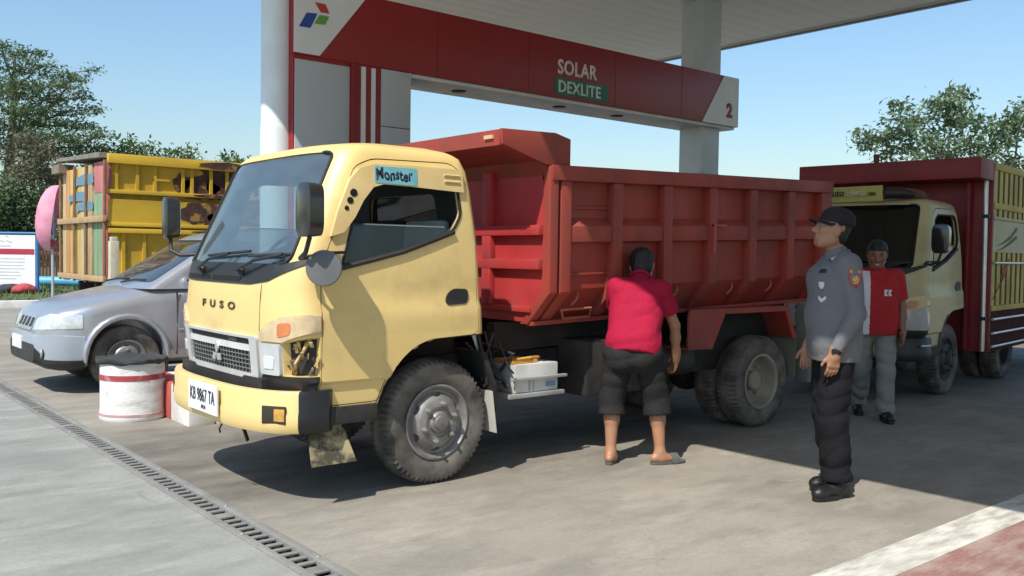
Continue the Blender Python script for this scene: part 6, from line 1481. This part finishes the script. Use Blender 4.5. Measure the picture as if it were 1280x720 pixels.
# blue pipe along the verge
p0, p1 = at(30, 351, 28), at(190, 351, 28); p1.z = p0.z
bpz = thing('blue_pipe', 'thick light blue pipe running level above the verge grass', 'pipe', (p0.x, p0.y, 0))
MB().tube([p0, p1], .15, 16).build('pipe', mat('pipe_blue', (.10, .38, .58), .4), bpz, smooth=40)
for f in (.12, .5, .9):
    q = p0.lerp(p1, f); MB().box((q.x-.08, q.y-.12, -.1), (q.x+.08, q.y+.12, q.z-.10)).build('pipe_support', mat('support_grey', (.35, .35, .33), .8), bpz)
# brown slat fence
f0, f1 = at(20, 344, 32.5), at(160, 344, 32.5); fz0, fz1 = .1, at(60, 306, 32.5).z
fn_ = thing('slat_fence', 'reddish brown upright slat fence behind the blue pipe', 'fence', (f0.x, f0.y, 0))
M_FN = mat('fence_brown', (.16, .07, .05), .85, var=.3)
nsl = 34; s0 = None
for i in range(nsl):
    q = f0.lerp(f1, i/(nsl-1)); MB().box((q.x-.035, q.y-.015, fz0), (q.x+.035, q.y+.015, fz1+(i % 3)*.02)).build('slat', M_FN, fn_)
for z in (fz0+.35, fz1-.3): MB().bar((f0.x, f0.y+.03, z), (f1.x, f1.y+.03, z), .03, .09).build('rail', M_FN, fn_)
# pink parasol on a grey pole
pd = 19.5; pb = at(66, 372, pd); pb.z = 0; ptop = at(64, 243, pd)
par = thing('pink_parasol', 'faded pink parasol tilted on its side against a grey pole', 'parasol', pb)
MB().tube([pb, (pb.x, pb.y, ptop.z+.05)], .03, 8).build('pole', mat('pole_grey', (.42, .44, .45), .5, .3), par, smooth=50)
cen = at(68, 273, pd); R0 = .72
mbp = MB(); axis = (-RT*1.0+Vector((0, 0, .12))-FW*.35).normalized(); U1 = Vector((0, 0, 1)).cross(axis).normalized(); V1 = axis.cross(U1)
rings = []
for i in range(6):
    f = i/5; r_ = R0*(.03+.97*math.sin(f*math.pi/2)); hgt = .36*(1-f*f)
    rings.append([tuple(cen+axis*hgt+(U1*math.cos(2*math.pi*k/16)*.55+V1*math.sin(2*math.pi*k/16))*r_*(1-.05*(k % 2)*f)) for k in range(16)])
inn = [[tuple(Vector(v)-axis*.012) for v in r_] for r_ in reversed(rings)]
mbp.loft(rings+inn).build('canopy', mat('parasol_pink', (.62, .25, .33), .75, var=.2, vscale=3, dirt=.4, dcol=(.62, .45, .47)), par, smooth=60)
MB().tube([cen+axis*.38, cen-axis*.1, Vector((pb.x, pb.y, cen.z-.2))], .015, 6).build('shaft', MATS['pole_grey'], par)
for k, (px, py, cm) in enumerate(((57, 290, 'kerb_red'), (62, 296, 'kerb_white'), (66, 303, 'kerb_red'))):
    a = at(px, py, pd-.1); MB().prism([(a.x-.12, a.z+.1), (a.x+.10, a.z+.02), (a.x+.02, a.z-.18)], 1, a.y-.01, a.y+.01).build('pennant', MATS[cm], par)
# cream concrete post beside the plank tailgate
c0 = at(142, 300, 12.9)
cpz = MB().box((c0.x-.06, c0.y-.06, 0), (c0.x+.06, c0.y+.06, at(142, 296, 12.9).z-.06)).box((c0.x-.045, c0.y-.045, at(142, 296, 12.9).z-.061), (c0.x+.045, c0.y+.045, at(142, 296, 12.9).z)).build('concrete_post', mat('post_cream', (.52, .48, .36), .85, var=.15, dirt=.4), None, bevel=.01)
tag(cpz, 'cream concrete post standing in front of the yellow box truck', 'post')

# far belt of trees that closes the horizon
rgb = np.random.default_rng(77); vs = []; fs = []; k0 = 0
for i in range(16000):
    a = rad(rgb.uniform(-25, 95)); r_ = 95+rgb.uniform(-4, 6); hmax = 3.2+1.3*math.sin(a*23)+.9*math.sin(a*57+1)
    c = np.array([r_*math.cos(a), r_*math.sin(a), rgb.uniform(0, 1)**.7*hmax]); nrm = rgb.normal(size=3); nrm /= np.linalg.norm(nrm)
    t_ = np.cross(nrm, rgb.normal(size=3)); t_ /= np.linalg.norm(t_)+1e-9; b_ = np.cross(nrm, t_); s_ = rgb.uniform(.25, .6)
    vs += [tuple(c-t_*s_), tuple(c+b_*s_*.5), tuple(c+t_*s_), tuple(c-b_*s_*.5)]; fs.append((k0, k0+1, k0+2, k0+3)); k0 += 4
me = bpy.data.meshes.new('far_treeline'); me.from_pydata(vs, [], fs); me.update(); me.materials.append(L_MD)
ft = bpy.data.objects.new('far_treeline', me); COL.objects.link(ft); ft['kind'] = 'stuff'; ft['label'] = 'low far belt of green trees along the horizon'; ft['category'] = 'trees'
for _o in bpy.data.objects:
    if '_org' in _o: del _o['_org']
